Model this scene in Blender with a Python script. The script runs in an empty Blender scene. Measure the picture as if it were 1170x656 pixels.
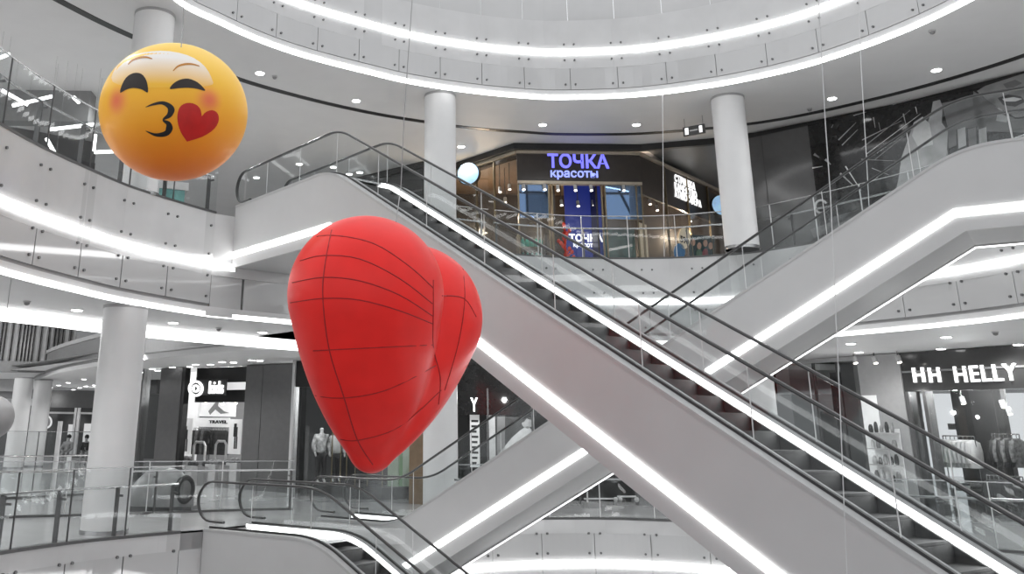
import bpy, bmesh, math, random
import numpy as np
from mathutils import Vector, Matrix
from mathutils.bvhtree import BVHTree
random.seed(7)
S = bpy.context.scene
COL = S.collection
R_ = math.radians

# ------------------------------------------------------------------ camera
F_PX, CX, CY = 1049.43, 444.25, 161.8            # focal length and optical centre of the (cropped) photograph
PITCH, ROLL, EYE = R_(17.341), R_(0.922), 2.0
_F = np.array([0, math.cos(PITCH), math.sin(PITCH)])
_R0 = np.array([1.0, 0, 0])
_U0 = np.array([0, -math.sin(PITCH), math.cos(PITCH)])
_R = math.cos(ROLL) * _R0 + math.sin(ROLL) * _U0
_U = -math.sin(ROLL) * _R0 + math.cos(ROLL) * _U0
cam_d = bpy.data.cameras.new('camera')
cam = bpy.data.objects.new('camera', cam_d)
COL.objects.link(cam)
M4 = Matrix(((_R[0], _U[0], -_F[0], 0), (_R[1], _U[1], -_F[1], 0), (_R[2], _U[2], -_F[2], EYE), (0, 0, 0, 1)))
cam.matrix_world = M4
cam_d.sensor_width = 36
cam_d.lens = 36 * F_PX / 1170
cam_d.shift_x = (585 - CX) / 1170
cam_d.shift_y = (CY - 328) / 1170
cam_d.clip_start, cam_d.clip_end = 0.1, 400
S.camera = cam

# ------------------------------------------------------------------ world, lights, exposure
W = bpy.data.worlds.new('world'); S.world = W; W.use_nodes = True
W.node_tree.nodes['Background'].inputs[0].default_value = (0.95, 0.97, 1.0, 1)
W.node_tree.nodes['Background'].inputs[1].default_value = 0.85
def area(name, loc, size, power, rot=(0, 0, 0), size_y=None):
    l = bpy.data.lights.new(name, 'AREA'); l.energy = power; l.size = size
    if size_y: l.shape = 'RECTANGLE'; l.size_y = size_y
    o = bpy.data.objects.new(name, l); o.location = loc; o.rotation_euler = rot; COL.objects.link(o)
    return o
area('skylight', (4, 14.5, 22), 13, 250)
S.view_settings.view_transform = 'Standard'
S.view_settings.look = 'None'
S.view_settings.gamma = 1
S.view_settings.exposure = 0.29
try: S.view_settings.use_curve_mapping = False
except Exception: pass
S.cycles.transparent_max_bounces = 48
S.cycles.max_bounces = 10
S.render.film_transparent = False

# ------------------------------------------------------------------ measuring: a pixel's sight line met with a real plane
def ray(x, y):
    return _F + (x - CX) / F_PX * _R - (y - CY) / F_PX * _U
def pz(x, y, z):
    d = ray(x, y); P = d * (z - EYE) / d[2]; P[2] = z
    return P
def pd(x, y, depth):
    d = ray(x, y); P = d * depth / d[1]; P[2] += EYE
    return P
def pix(P):
    Q = np.array(P, float) - np.array([0, 0, EYE]); d = Q @ _F
    return CX + F_PX * (Q @ _R) / d, CY - F_PX * (Q @ _U) / d

# ------------------------------------------------------------------ materials
MATS = {}
def mat(name, rgb, rough=0.5, metal=0.0, emit=0.0, spec=0.5, var=0.04, scale=6.0, ecol=None, coat=0.0):
    m = bpy.data.materials.new(name); m.use_nodes = True
    nt = m.node_tree; b = nt.nodes['Principled BSDF']
    if not isinstance(rgb, (tuple, list)): rgb = (rgb,) * 3
    if var:
        tc = nt.nodes.new('ShaderNodeTexCoord'); nz = nt.nodes.new('ShaderNodeTexNoise')
        nz.inputs['Scale'].default_value = scale; nz.inputs['Detail'].default_value = 3
        nt.links.new(tc.outputs['Object'], nz.inputs['Vector'])
        cr = nt.nodes.new('ShaderNodeValToRGB')
        cr.color_ramp.elements[0].color = (*[c * (1 - var) for c in rgb], 1)
        cr.color_ramp.elements[1].color = (*[min(1, c * (1 + var)) for c in rgb], 1)
        cr.color_ramp.elements[0].position = 0.3; cr.color_ramp.elements[1].position = 0.7
        nt.links.new(nz.outputs['Fac'], cr.inputs['Fac'])
        nt.links.new(cr.outputs['Color'], b.inputs['Base Color'])
    else:
        b.inputs['Base Color'].default_value = (*rgb, 1)
    b.inputs['Roughness'].default_value = rough
    b.inputs['Metallic'].default_value = metal
    b.inputs['Specular IOR Level'].default_value = spec
    b.inputs['Coat Weight'].default_value = coat
    if emit:
        b.inputs['Emission Color'].default_value = (*(ecol or rgb), 1)
        b.inputs['Emission Strength'].default_value = emit
    MATS[name] = m
    return m
def glassmat(name, tint, refl, rough=0.02):
    m = bpy.data.materials.new(name); m.use_nodes = True
    nt = m.node_tree; nt.nodes.clear()
    out = nt.nodes.new('ShaderNodeOutputMaterial'); mx = nt.nodes.new('ShaderNodeMixShader')
    tr = nt.nodes.new('ShaderNodeBsdfTransparent'); gl = nt.nodes.new('ShaderNodeBsdfGlossy')
    lw = nt.nodes.new('ShaderNodeLayerWeight'); lw.inputs['Blend'].default_value = 0.5
    pw = nt.nodes.new('ShaderNodeMath'); pw.operation = 'POWER'; pw.inputs[1].default_value = 5.0
    ma = nt.nodes.new('ShaderNodeMath'); ma.operation = 'MULTIPLY_ADD'; ma.inputs[1].default_value = .92; ma.inputs[2].default_value = .045
    mu = nt.nodes.new('ShaderNodeMath'); mu.operation = 'MULTIPLY'; mu.inputs[1].default_value = refl; mu.use_clamp = True
    nt.links.new(lw.outputs['Facing'], pw.inputs[0]); nt.links.new(pw.outputs[0], ma.inputs[0])
    tr.inputs['Color'].default_value = (*tint, 1); gl.inputs['Roughness'].default_value = rough
    gl.inputs['Color'].default_value = (1, 1, 1, 1)
    nt.links.new(ma.outputs[0], mu.inputs[0]); nt.links.new(mu.outputs[0], mx.inputs[0])
    nt.links.new(tr.outputs[0], mx.inputs[1]); nt.links.new(gl.outputs[0], mx.inputs[2])
    nt.links.new(mx.outputs[0], out.inputs[0])
    MATS[name] = m
    return m
white = mat('ceiling_paint', 0.62, 0.6, var=0.02, scale=1.5)
wallw = mat('wall_paint', 0.58, 0.6, var=0.02)
colw = mat('column_paint', 0.66, 0.45, var=0.02, scale=2)
fasc = mat('back_painted_glass', 0.50, 0.06, spec=0.9, var=0.02, scale=1)
recess = mat('recess_grey', 0.34, 0.5)
floorm = mat('polished_tile', 0.55, 0.12, var=0.05, scale=1.2)
truss = mat('escalator_cladding', 0.52, 0.6, var=0.02, scale=2)
under = mat('escalator_soffit_shaded', 0.42, 0.45, var=0.02, scale=2)  # underside's shade put into a darker grey than the cladding
steel = mat('brushed_steel', 0.50, 0.25, metal=0.9, var=0.03, scale=30)
dsteel = mat('dark_steel', 0.12, 0.35, metal=0.6, var=0.03)
rubber = mat('black_rubber', 0.035, 0.32, var=0.03)
seamm = mat('seam_gasket', 0.07, 0.5, var=0.03)
jointm = mat('glass_joint', 0.62, 0.2, var=0.02)
stepm = mat('step_metal', 0.05, 0.6, var=0.25, scale=9)
black = mat('black_paint', 0.012, 0.4, var=0.1)
blackg = mat('black_gloss', 0.014, 0.08, var=0.1)
dgrey = mat('dark_grey_panel', 0.085, 0.3, var=0.06)
mgrey = mat('mid_grey_panel', 0.22, 0.4, var=0.05)
lgrey = mat('light_grey_panel', 0.45, 0.45, var=0.05)
bolt_m = mat('bolt_metal', 0.16, 0.3, metal=0.7, var=0.02)
led = mat('led_white', (1, 1, 1), 0.4, emit=5.0, var=0)
skl = mat('skirt_glow', (1, 1, 1), 0.4, emit=3.5, var=0)
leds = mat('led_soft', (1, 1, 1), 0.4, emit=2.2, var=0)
lamp = mat('downlight_glow', (1, 1, 1), 0.4, emit=6.0, var=0)
spotm = mat('spot_glow', (1, 0.95, 0.85), 0.4, emit=6.0, var=0)
glass = glassmat('clear_glass', (0.94, 0.95, 0.95), 0.38)
shopglass = glassmat('shop_glass', (0.86, 0.87, 0.87), 1.4)

# ------------------------------------------------------------------ object helpers
def tag(o, label, cat=None, group=None, kind=None):
    if label: o['label'] = label
    if cat: o['category'] = cat
    if group: o['group'] = group
    if kind: o['kind'] = kind
    return o
def thing(name, label, cat, loc=(0, 0, 0), group=None):
    o = bpy.data.objects.new(name, None); COL.objects.link(o)
    o.location = tuple(float(c) for c in loc); o.empty_display_size = 0.2
    return tag(o, label, cat, group)
def wloc(o):
    v = Vector((0, 0, 0))
    while o is not None:
        v += o.location; o = o.parent
    return v
class MB:
    def __init__(s): s.v = []; s.f = []; s.mi = []
    def add(s, vs, fs, mi=0):
        n = len(s.v); s.v += [tuple(float(c) for c in p) for p in vs]
        s.f += [tuple(i + n for i in f) for f in fs]; s.mi += [mi] * len(fs); return s
    def hexa(s, p, mi=0):
        return s.add(p, [(0, 3, 2, 1), (4, 5, 6, 7), (0, 1, 5, 4), (1, 2, 6, 5), (2, 3, 7, 6), (3, 0, 4, 7)], mi)
    def obox(s, o, ax, ay, az, a, b, c, mi=0):
        o, ax, ay, az = map(np.array, (o, ax, ay, az)); q = lambda i, j, k: o + ax * a[i] + ay * b[j] + az * c[k]
        return s.hexa([q(0, 0, 0), q(1, 0, 0), q(1, 1, 0), q(0, 1, 0), q(0, 0, 1), q(1, 0, 1), q(1, 1, 1), q(0, 1, 1)], mi)
    def box(s, a, b, mi=0):
        return s.obox((0, 0, 0), (1, 0, 0), (0, 1, 0), (0, 0, 1), (a[0], b[0]), (a[1], b[1]), (a[2], b[2]), mi)
    def tube(s, path, r, n=8, closed=False, r2=None, up=None, mi=0):
        P = [np.array(p, float) for p in path]; m = len(P); rings = []; rr = r if hasattr(r, '__len__') else [r] * m
        prev = None
        for i in range(m):
            if closed: t = P[(i + 1) % m] - P[i - 1]
            else: t = P[min(i + 1, m - 1)] - P[max(i - 1, 0)]
            t = t / (np.linalg.norm(t) + 1e-12)
            a = np.array(up, float) if up is not None else (prev if prev is not None else np.array([0, 0, 1.0]))
            a = a - t * (a @ t)
            if np.linalg.norm(a) < 1e-3: a = np.array([1.0, 0.1, 0]); a = a - t * (a @ t)
            a /= np.linalg.norm(a); prev = a; b = np.cross(t, a)
            k2 = (r2 if r2 else rr[i])
            rings += [P[i] + a * rr[i] * math.cos(2 * math.pi * k / n) + b * k2 * math.sin(2 * math.pi * k / n) for k in range(n)]
        fs = []
        for i in range(m if closed else m - 1):
            for k in range(n):
                A = i * n; B = ((i + 1) % m) * n
                fs.append((A + k, A + (k + 1) % n, B + (k + 1) % n, B + k))
        if not closed: fs += [tuple(range(n))[::-1], tuple(range((m - 1) * n, m * n))]
        return s.add(rings, fs, mi)
    def cyl(s, p0, p1, r, n=12, r1=None, mi=0):
        return s.tube([p0, p1], [r, r if r1 is None else r1], n, mi=mi)
    def prism(s, poly, vec, mi=0):
        n = len(poly); vec = np.array(vec, float); P = [np.array(p, float) for p in poly]
        return s.add(P + [p + vec for p in P], [tuple(range(n))[::-1], tuple(range(n, 2 * n))] + [(i, (i + 1) % n, n + (i + 1) % n, n + i) for i in range(n)], mi)
    def lathe(s, c, prof, n=24, sx=1, sy=1, mi=0):
        vs = []; fs = []; m = len(prof)
        for (r, z) in prof:
            for k in range(n):
                a = 2 * math.pi * k / n; vs.append((c[0] + sx * r * math.cos(a), c[1] + sy * r * math.sin(a), c[2] + z))
        for i in range(m - 1):
            for k in range(n): fs.append((i * n + k, i * n + (k + 1) % n, (i + 1) * n + (k + 1) % n, (i + 1) * n + k))
        fs += [tuple(range(n))[::-1], tuple(range((m - 1) * n, m * n))]
        return s.add(vs, fs, mi)
    def ball(s, c, r, nx=16, ny=10, sc=(1, 1, 1), mi=0):
        return s.lathe(c, [(max(1e-4, r * math.sin(math.pi * i / ny)), -r * math.cos(math.pi * i / ny) * sc[2]) for i in range(ny + 1)], nx, sc[0], sc[1], mi)
    def band(s, path, z0, z1, d0, d1, closed=False, mi=0):
        """box strip along plan path; d = offset towards the left-hand normal"""
        P = [np.array(p[:2], float) for p in path]; m = len(P); vs = []
        zz0 = z0 if hasattr(z0, '__len__') else [z0] * m; zz1 = z1 if hasattr(z1, '__len__') else [z1] * m
        for i in range(m):
            a = P[i - 1] if (closed or i > 0) else P[i]; b = P[(i + 1) % m] if (closed or i < m - 1) else P[i]
            t = b - a; t /= np.linalg.norm(t) + 1e-12; nn = np.array([-t[1], t[0]])
            for d, z in ((d0, zz0[i]), (d1, zz0[i]), (d1, zz1[i]), (d0, zz1[i])):
                q = P[i] + nn * d; vs.append((q[0], q[1], z))
        fs = []
        for i in range(m if closed else m - 1):
            A = 4 * i; B = 4 * ((i + 1) % m)
            for k in range(4): fs.append((A + k, A + (k + 1) % 4, B + (k + 1) % 4, B + k))
        if not closed: fs += [(0, 1, 2, 3), (4 * m - 1, 4 * m - 2, 4 * m - 3, 4 * m - 4)]
        return s.add(vs, fs, mi)
    def build(s, name, m, parent=None, smooth=False, label=None):
        me = bpy.data.meshes.new(name); off = wloc(parent) if parent else Vector((0, 0, 0))
        me.from_pydata([(p[0] - off.x, p[1] - off.y, p[2] - off.z) for p in s.v], [], s.f)
        for x in (m if isinstance(m, (list, tuple)) else [m]): me.materials.append(x)
        if any(s.mi): me.polygons.foreach_set('material_index', s.mi)
        bm = bmesh.new(); bm.from_mesh(me); bmesh.ops.recalc_face_normals(bm, faces=bm.faces); bm.to_mesh(me); bm.free()
        if smooth:
            me.polygons.foreach_set('use_smooth', [True] * len(me.polygons))
            try: me.set_sharp_from_angle(angle=R_(40))
            except Exception: pass
        o = bpy.data.objects.new(name, me); COL.objects.link(o)
        if parent: o.parent = parent
        if label: o['label'] = label
        return o
def copy_tree(o, parent=None):
    c = o.copy(); COL.objects.link(c)
    if parent: c.parent = parent
    for ch in [x for x in COL.objects if x.parent == o]: copy_tree(ch, c)
    return c
ORD = ['first', 'second', 'third', 'fourth', 'fifth', 'sixth', 'seventh', 'eighth', 'ninth', 'tenth', 'eleventh', 'twelfth', 'thirteenth', 'fourteenth', 'fifteenth', 'sixteenth', 'seventeenth', 'eighteenth', 'nineteenth', 'twentieth']
def struct(o): o['kind'] = 'structure'; return o

# plan paths
class Path:
    def __init__(s, pts, smooth=True, closed=False, step=0.25):
        P = [np.array(p[:2], float) for p in pts]
        if smooth:
            n = len(P); Q = []
            rng = range(n if closed else n - 1)
            for i in rng:
                g = lambda k: P[k % n] if closed else P[min(max(k, 0), n - 1)]
                p0, p1, p2, p3 = g(i - 1), g(i), g(i + 1), g(i + 2)
                for j in range(8):
                    t = j / 8
                    Q.append(0.5 * ((2 * p1) + (p2 - p0) * t + (2 * p0 - 5 * p1 + 4 * p2 - p3) * t * t + (3 * p1 - p0 - 3 * p2 + p3) * t ** 3))
            if closed: Q.append(P[0])
            else: Q.append(P[-1])
            P = Q
        elif closed: P = P + [P[0]]
        s.P = np.array(P); s.L = np.concatenate([[0], np.cumsum(np.linalg.norm(np.diff(s.P, axis=0), axis=1))]); s.len = s.L[-1]
    def at(s, d): return np.array([np.interp(d, s.L, s.P[:, 0]), np.interp(d, s.L, s.P[:, 1])])
    def tan(s, d):
        t = s.at(min(d + .05, s.len)) - s.at(max(d - .05, 0)); return t / np.linalg.norm(t)
    def nrm(s, d): t = s.tan(d); return np.array([-t[1], t[0]])
    def sub(s, a, b):
        inner = [tuple(p) for p, l in zip(s.P, s.L) if a + 1e-3 < l < b - 1e-3]
        return [tuple(s.at(a))] + inner + [tuple(s.at(b))]
    def near(s, p):
        return s.L[int(np.argmin(np.linalg.norm(s.P - np.array(p[:2]), axis=1)))]
class Frame:
    """vertical plane through plan points A,B: s along A>B, z up, d out towards the viewer"""
    def __init__(s, A, B):
        s.A = np.array([A[0], A[1], 0.0]); t = np.array([B[0] - A[0], B[1] - A[1], 0.0]); s.len = np.linalg.norm(t); s.t = t / s.len
        s.n = np.array([s.t[1], -s.t[0], 0.0]); s.z = np.array([0, 0, 1.0])
        if s.n @ (np.array([0, 0, 0.]) - s.A) < 0: s.n = -s.n
    def P(s, a, z, d=0.0): return s.A + s.t * a + s.n * d + s.z * z
    def sz(s, x, y, d=0.0):
        r = ray(x, y); E = np.array([0, 0, EYE]); k = ((s.A + s.n * d - E) @ s.n) / (r @ s.n); Q = E + r * k
        return (Q - s.A) @ s.t, Q[2]
    def rect(s, x0, y0, x1, y1, d=0.0):
        a = s.sz(x0, (y0 + y1) / 2, d)[0]; b = s.sz(x1, (y0 + y1) / 2, d)[0]
        z1 = s.sz((x0 + x1) / 2, y0, d)[1]; z0 = s.sz((x0 + x1) / 2, y1, d)[1]
        return a, b, z0, z1
    def box(s, mb, a0, a1, z0, z1, d0, d1, mi=0):
        return mb.obox(s.A, s.t, s.n, s.z, (a0, a1), (d0, d1), (z0, z1), mi)
    def pbox(s, mb, x0, y0, x1, y1, d0, d1, mi=0):
        a, b, z0, z1 = s.rect(x0, y0, x1, y1, d1); return s.box(mb, a, b, z0, z1, d0, d1, mi)
    def poly(s, mb, pts, d0, d1, mi=0):
        """pixel polygon laid on the plane"""
        Q = []
        for (x, y) in pts: a, z = s.sz(x, y, d1); Q.append(s.P(a, z, d0))
        return mb.prism(Q, s.n * (d1 - d0), mi)
def text_mb(txt, origin, xdir, zdir, w, h, depth, bold=0.02, shear=0.0, space=1.0):
    cu = bpy.data.curves.new('t', 'FONT'); cu.body = txt; cu.extrude = 0.05; cu.offset = bold; cu.resolution_u = 3; cu.shear = shear; cu.space_character = space
    ob = bpy.data.objects.new('t', cu); COL.objects.link(ob)
    dg = bpy.context.evaluated_depsgraph_get(); dg.update(); me = bpy.data.meshes.new_from_object(ob.evaluated_get(dg))
    V = np.array([v.co[:] for v in me.vertices]); fs = [tuple(p.vertices) for p in me.polygons]
    bpy.data.objects.remove(ob); bpy.data.curves.remove(cu); bpy.data.meshes.remove(me)
    lo = V.min(0); hi = V.max(0); V = (V - lo) / (hi - lo)
    o, xd, zd = np.array(origin, float), np.array(xdir, float), np.array(zdir, float); nd = np.cross(xd, zd)
    mb = MB(); mb.add([o + xd * (p[0] * w) + zd * (p[1] * h) + nd * (p[2] * depth) for p in V], fs); return mb
def text_on(fr, txt, x0, y0, x1, y1, d, depth, bold=0.02, space=1.0):
    """lettering on a facade plane, filling the pixel box measured in the photo"""
    ym = (y0 + y1) / 2
    a0, _ = fr.sz(x0, ym, d); a1, _ = fr.sz(x1, ym, d)
    zt = fr.sz((x0 + x1) / 2, y0, d)[1]; zb = fr.sz((x0 + x1) / 2, y1, d)[1]
    xd = fr.t; o = fr.P(a0, zb, d)
    if np.cross(xd, fr.z) @ fr.n < 0: xd = -xd; o = fr.P(a1, zb, d)
    return text_mb(txt, o, xd, fr.z, abs(a1 - a0), zt - zb, depth, bold, 0.0, space)
# ================================================================== STRUCTURE
Z0, Z1, Z2, Z3 = -6.6, 0.0, 6.6, 13.2
ZB2, ZB3 = 4.3, 10.83
ZM2, ZM3, ZM1 = 5.42, 12.22, -0.97
CEN = np.array([4.0, 15.0])
ell = lambda t: (3.9 + 8.95 * math.cos(t), 15.4 + 8.6 * math.sin(t))
L3P = [(12.26, 17.58), (11.69, 19.34), (10.75, 20.98), (9.79, 22.02), (8.46, 22.97), (6.74, 23.73), (4.8, 24.02), (3.76, 23.96), (2.33, 23.65), (0.66, 23.04),
       (-0.54, 22.35), (-2.01, 21.38), (-3.03, 20.48), (-3.93, 19.38), (-4.72, 18.1)] + [ell(R_(a)) for a in range(180, 360, 15)] + [(12.6, 15.4)]
p3 = Path(L3P, closed=True)
L2R = [(10.2, 5.5), (11.6, 8.5), (12.6, 12), (12.95, 15), (12.75, 17.5), (12.2, 19.7), (11.2, 21.9), (9.9, 24.05), (8.95, 24.7), (7.8, 25.2), (6.05, 25.42), (4.5, 25.3), (2, 24.5), (-.4, 23.1), (-2.2, 21.75)]
L2L = [(-3.9, 20.45), (-4.55, 19.45), (-5.28, 18.1), (-5.72, 16.75), (-6.05, 15.6), (-6.3, 14.3), (-6.45, 12.5), (-6.4, 10.5), (-6.0, 8.5), (-5.2, 6.5)]
p2r, p2l = Path(L2R), Path(L2L)
L1R = [(10.4, 11.5), (11.2, 14), (11.6, 16.5), (11.3, 18.6), (10.4, 20.4), (9.0, 21.9), (7.6, 22.9), (6.6, 23.35), (5.3, 23.55), (3.8, 23.3), (2.4, 22.7), (1.45, 22.0)]
L1L = [(-3.9, 19.2), (-4.63, 18.32), (-5.24, 17.5), (-5.75, 16.5), (-6.1, 15.5), (-6.3, 14), (-6.3, 12), (-5.6, 9), (-4, 6.5)]
p1r, p1l = Path(L1R), Path(L1L)
E2P = [(0.5, 20.75), (-2.55, 20.9), (-3.5, 19.6)]                # short edge between the two lower escalator heads

def slab(name, inner, z0, z1, m, closed=True, rout=46.0, left=False):
    mb = MB(); P = [np.array(p[:2]) for p in inner]; n = len(P); vs = []
    for p in P:
        d = p - CEN; d /= np.linalg.norm(d); ro = rout
        if left and d[0] < -.25: ro = min(rout, 14.5 / d[1] if d[1] > .05 else rout, -28 / d[0])
        q = CEN + d * ro
        vs += [(p[0], p[1], z0), (q[0], q[1], z0), (q[0], q[1], z1), (p[0], p[1], z1)]
    fs = []
    for i in range(n if closed else n - 1):
        A = 4 * i; B = 4 * ((i + 1) % n)
        for k in range(4): fs.append((A + k, A + (k + 1) % 4, B + (k + 1) % 4, B + k))
    mb.add(vs, fs)
    return struct(mb.build(name, m))
in2 = list(p2r.P[::4]) + [p2r.P[-1]] + list(p2l.P[::4]) + [p2l.P[-1], np.array([-2, 2.5]), np.array([4, 1.0]), np.array([8.5, 2.5])]
in1 = list(p1r.P[::4]) + [p1r.P[-1]] + [np.array(q) for q in E2P] + list(p1l.P[::4]) + [p1l.P[-1], np.array([0, 4.2]), np.array([5, 3.6]), np.array([9, 6.5])]
slab('floor', in1, Z1 - .3, Z1, floorm)
slab('floor', list(p2r.P[::4]) + [p2r.P[-1]] + list(p2l.P[::4]), ZB2 + .9, Z2, floorm, closed=False, left=True)
half3 = [p for p in p3.P[:-1] if p[1] > 12.5]
k0 = int(np.argmax([np.linalg.norm(half3[i] - half3[i - 1]) for i in range(len(half3))])); half3 = half3[k0:] + half3[:k0]
slab('floor', half3[::3], ZB3 + .9, Z3, floorm, closed=False)
struct(MB().box((-50, -8, Z0 - .3), (55, 62, Z0)).build('floor', floorm))
slab('ceiling', half3[::3], ZB3, ZB3 + .25, white, closed=False)
# level-2 soffit: right and far part runs straight on, left part stops at the cove riser
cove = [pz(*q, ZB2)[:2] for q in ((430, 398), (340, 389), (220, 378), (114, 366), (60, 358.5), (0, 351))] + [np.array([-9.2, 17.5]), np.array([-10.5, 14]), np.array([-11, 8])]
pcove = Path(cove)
c0 = pcove.P[0]
inr = [p for p in p2r.P[::4] if True] + [p2r.P[-1]]
slab('ceiling', inr[:-2], ZB2, ZB2 + .2, white, closed=False)
# strip between ring edge and cove
edge = [p2r.at(p2r.len - 3.6), p2r.at(p2r.len - 1.5), p2r.P[-1]] + [np.array((-3.9, 20.45))] + list(p2l.P[4::4])
mb = MB(); ns = 24
pe = Path(edge, smooth=False)
vs = []; fs = []
for i in range(ns + 1):
    a = pe.at(pe.len * i / ns); b = pcove.at(pcove.len * i / ns)
    vs += [(a[0], a[1], ZB2), (b[0], b[1], ZB2), (b[0], b[1], ZB2 + .2), (a[0], a[1], ZB2 + .2)]
for i in range(ns):
    for k in range(4): fs.append((4 * i + k, 4 * i + (k + 1) % 4, 4 * i + 4 + (k + 1) % 4, 4 * i + 4 + k))
mb.add(vs, fs); struct(mb.build('ceiling', white))

def fascia(no, path, a, b, zb, zm, zf, step=1.28, ztop=None, seam=None, gap=.008):
    """glazed balcony front: backing wall with two rows of back-painted panels and their fixing studs"""
    sub = path.sub(a, b)
    t = struct(MB().band(sub, zb + .02, zf - .02, -.30, -.045).build('trim_%d' % no, recess))
    n = max(1, round((b - a) / step)); ds = (b - a) / n
    zt = ztop or zf
    for i in range(n):
        s0, s1 = a + i * ds + gap, a + (i + 1) * ds - gap
        pan = []
        for (u0, u1) in ((zb + .27, zm - .085), (zm + .085, zt)):
            pan.append(MB().band(path.sub(s0, s1), u0, u1, -.03, 0).build('glass_panel', fasc, t))
        if seam:
            q = path.at(a + i * ds); nn = path.nrm(a + i * ds); tn = path.tan(a + i * ds)
            MB().obox((q[0] - nn[0] * .02, q[1] - nn[1] * .02, 0), (*tn, 0), (*nn, 0), (0, 0, 1), (-.011, .011), (-.012, .012), (zb + .27, zt)).build('panel_joint', seam, t)
        for s, e in ((s0 + .13, 1), (s1 - .13, -1)):
            p = path.at(s); nn = path.nrm(s)
            for z in ([zb + .42, zm - .24, zm + .24] + ([zf - .3] if zt == zf else [])):
                MB().cyl((p[0], p[1], z), (p[0] + nn[0] * .035, p[1] + nn[1] * .035, z), .028, 8).build('bolt', bolt_m, pan[0] if z < zm else pan[1])
    return t
def strip(path, a, b, z0, z1, label, d0=-.05, d1=.05, m=None, group=None, closed=False):
    o = MB().band(path if isinstance(path, list) else path.sub(a, b), z0, z1, d0, d1, closed).build('light_strip', m or led)
    return tag(o, label, 'light strip', group)
s3 = lambda x, y: p3.near(pz(x, y, ZB3))
a3, b3, c3 = 0.0, p3.near((3.76, 23.96)), p3.near((-5.0, 16.5))
fascia(1, p3, a3, b3, ZB3, ZM3, Z3, 1.25, ztop=Z3 + 1.1)
fascia(2, p3, b3, c3, ZB3, ZM3, Z3, 1.25, ztop=Z3 + 1.1)
strip(p3, a3, c3, ZM3 - .075, ZM3 + .075, 'bright white curved light line halfway up the topmost glazed balcony front')
strip([tuple(p) for p in p3.P[:-1]], 0, 0, ZB3 - .02, ZB3 + .09, 'bright white curved light line along the bottom edge of the topmost balcony', -.02, .03, closed=True)
fascia(3, p2l, 0, p2l.len, ZB2, ZM2, Z2, 1.3, seam=seamm, gap=.014)
strip([(-3.28, 21.02), (-3.87, 20.47)] + [tuple(p) for p in p2l.P[2:]], 0, 0, ZM2 - .075, ZM2 + .075, 'bright white light line halfway up the curved left middle balcony front, below the yellow balloon')
ie = p2r.near((10.2, 5.5)); 
fascia(4, p2r, 0, p2r.near((2.0, 24.5)), ZB2, ZM2, Z2, 1.35)
strip(p2r, 0, p2r.near((2.0, 24.5)), ZM2 - .07, ZM2 + .07, 'bright white light line halfway up the middle balcony front under the beauty shop')
fascia(5, p2r, p2r.near((2.0, 24.5)) + .01, p2r.len, ZB2, ZM2, Z2, 1.3)
strip(p2r, 0, p2r.len, ZB2 - .02, ZB2 + .07, 'thin white light line along the bottom edge of the far and right middle balcony', -.02, .03, m=leds)
strip([(-1.9, 22.0)] + [(-3.88, 20.5)] + [tuple(p) for p in p2l.P[4:]], 0, 0, ZB2 - .02, ZB2 + .08, 'white light line along the bottom of the left middle balcony, above the column', -.02, .03, m=leds)
struct(MB().band([(-3.3, 21.0), (-3.9, 20.45)], ZB2, Z2, -.3, 0).build('trim_6', fasc))
struct(MB().band([(-2.25, 21.72), (-3.25, 21.03)], ZB2, 5.36, -.3, 0).build('trim_15', fasc))
fascia(7, p1r, 0, p1r.len, Z1 - 2.3, ZM1, Z1, 1.3)
strip(p1r, 0, p1r.len, ZM1 - .07, ZM1 + .07, 'bright white light line across the lowest far balcony front, at the bottom of the picture')
fascia(8, p1l, 0, p1l.len, Z1 - 2.3, ZM1, Z1, 1.3, seam=seamm, gap=.014)
struct(MB().band([(-2.55, 20.9), (-3.5, 19.6), (-3.9, 19.2)], Z1 - 2.3, Z1, -.3, 0).build('trim_9', fasc))
# black shadow gap curving through the upper soffit, darker ceiling margin at the shop line
gap = [(-8.2, 16.2), (-7.27, 18.28), (-6.15, 20.2), (-4.2, 22.7), (-2.48, 24.2), (-0.66, 25.4), (1.04, 26.2), (2.6, 26.75), (4.21, 27.05), (5.39, 27.2), (7.61, 27.05), (9.62, 26.42), (11.25, 25.6), (12.68, 24.31), (14.15, 22.5), (15.32, 20.4), (16, 18)]
struct(MB().band(Path(gap).sub(0, 99), ZB3 - .012, ZB3 + .01, -.11, .11).build('trim_10', black))
# left cove riser: the light falling on it is put in as glow
ZC = 4.02
strip(list(map(tuple, pcove.P)), 0, 0, ZC, ZB2 + .01, 'wide white ceiling cove on the left, its light put in as glow, behind the top of the thick white column', -.02, .03, m=leds)
# lower ceiling behind the cove with its round-ended edge over the second void
pen = [pz(x, y, ZC)[:2] for x, y in ((430, 404), (345, 401), (300, 399), (245, 403), (165, 411), (108, 419), (60, 428), (40, 436), (33, 443))]
pen += [np.array((-24.3, 62.0)), np.array((-24.0, 67.0)), np.array((-20, 70.0))]
pp = Path(pen)
mb = MB(); mb.prism([(p[0], p[1], ZC) for p in pp.P] + [(20, 70, ZC), (20, 31, ZC), (c0[0] + 2, c0[1] + 1.5, ZC)], (0, 0, .2)); struct(mb.build('ceiling', white))
struct(MB().band(list(map(tuple, pp.P)), ZC + .16, ZC + 1.05, -.15, .0).build('trim_11', mgrey))
struct(MB().band(list(map(tuple, pp.P)), ZC + 1.05, ZC + 1.2, -.15, .05).build('trim_12', lgrey))
# building shell far behind
struct(MB().box((-48, 72, Z0), (40, 72.4, ZB3)).build('wall_back', mgrey))
struct(MB().box((-48, 10, Z0), (-47.6, 72, ZB3)).build('wall_left', mgrey))

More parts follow.
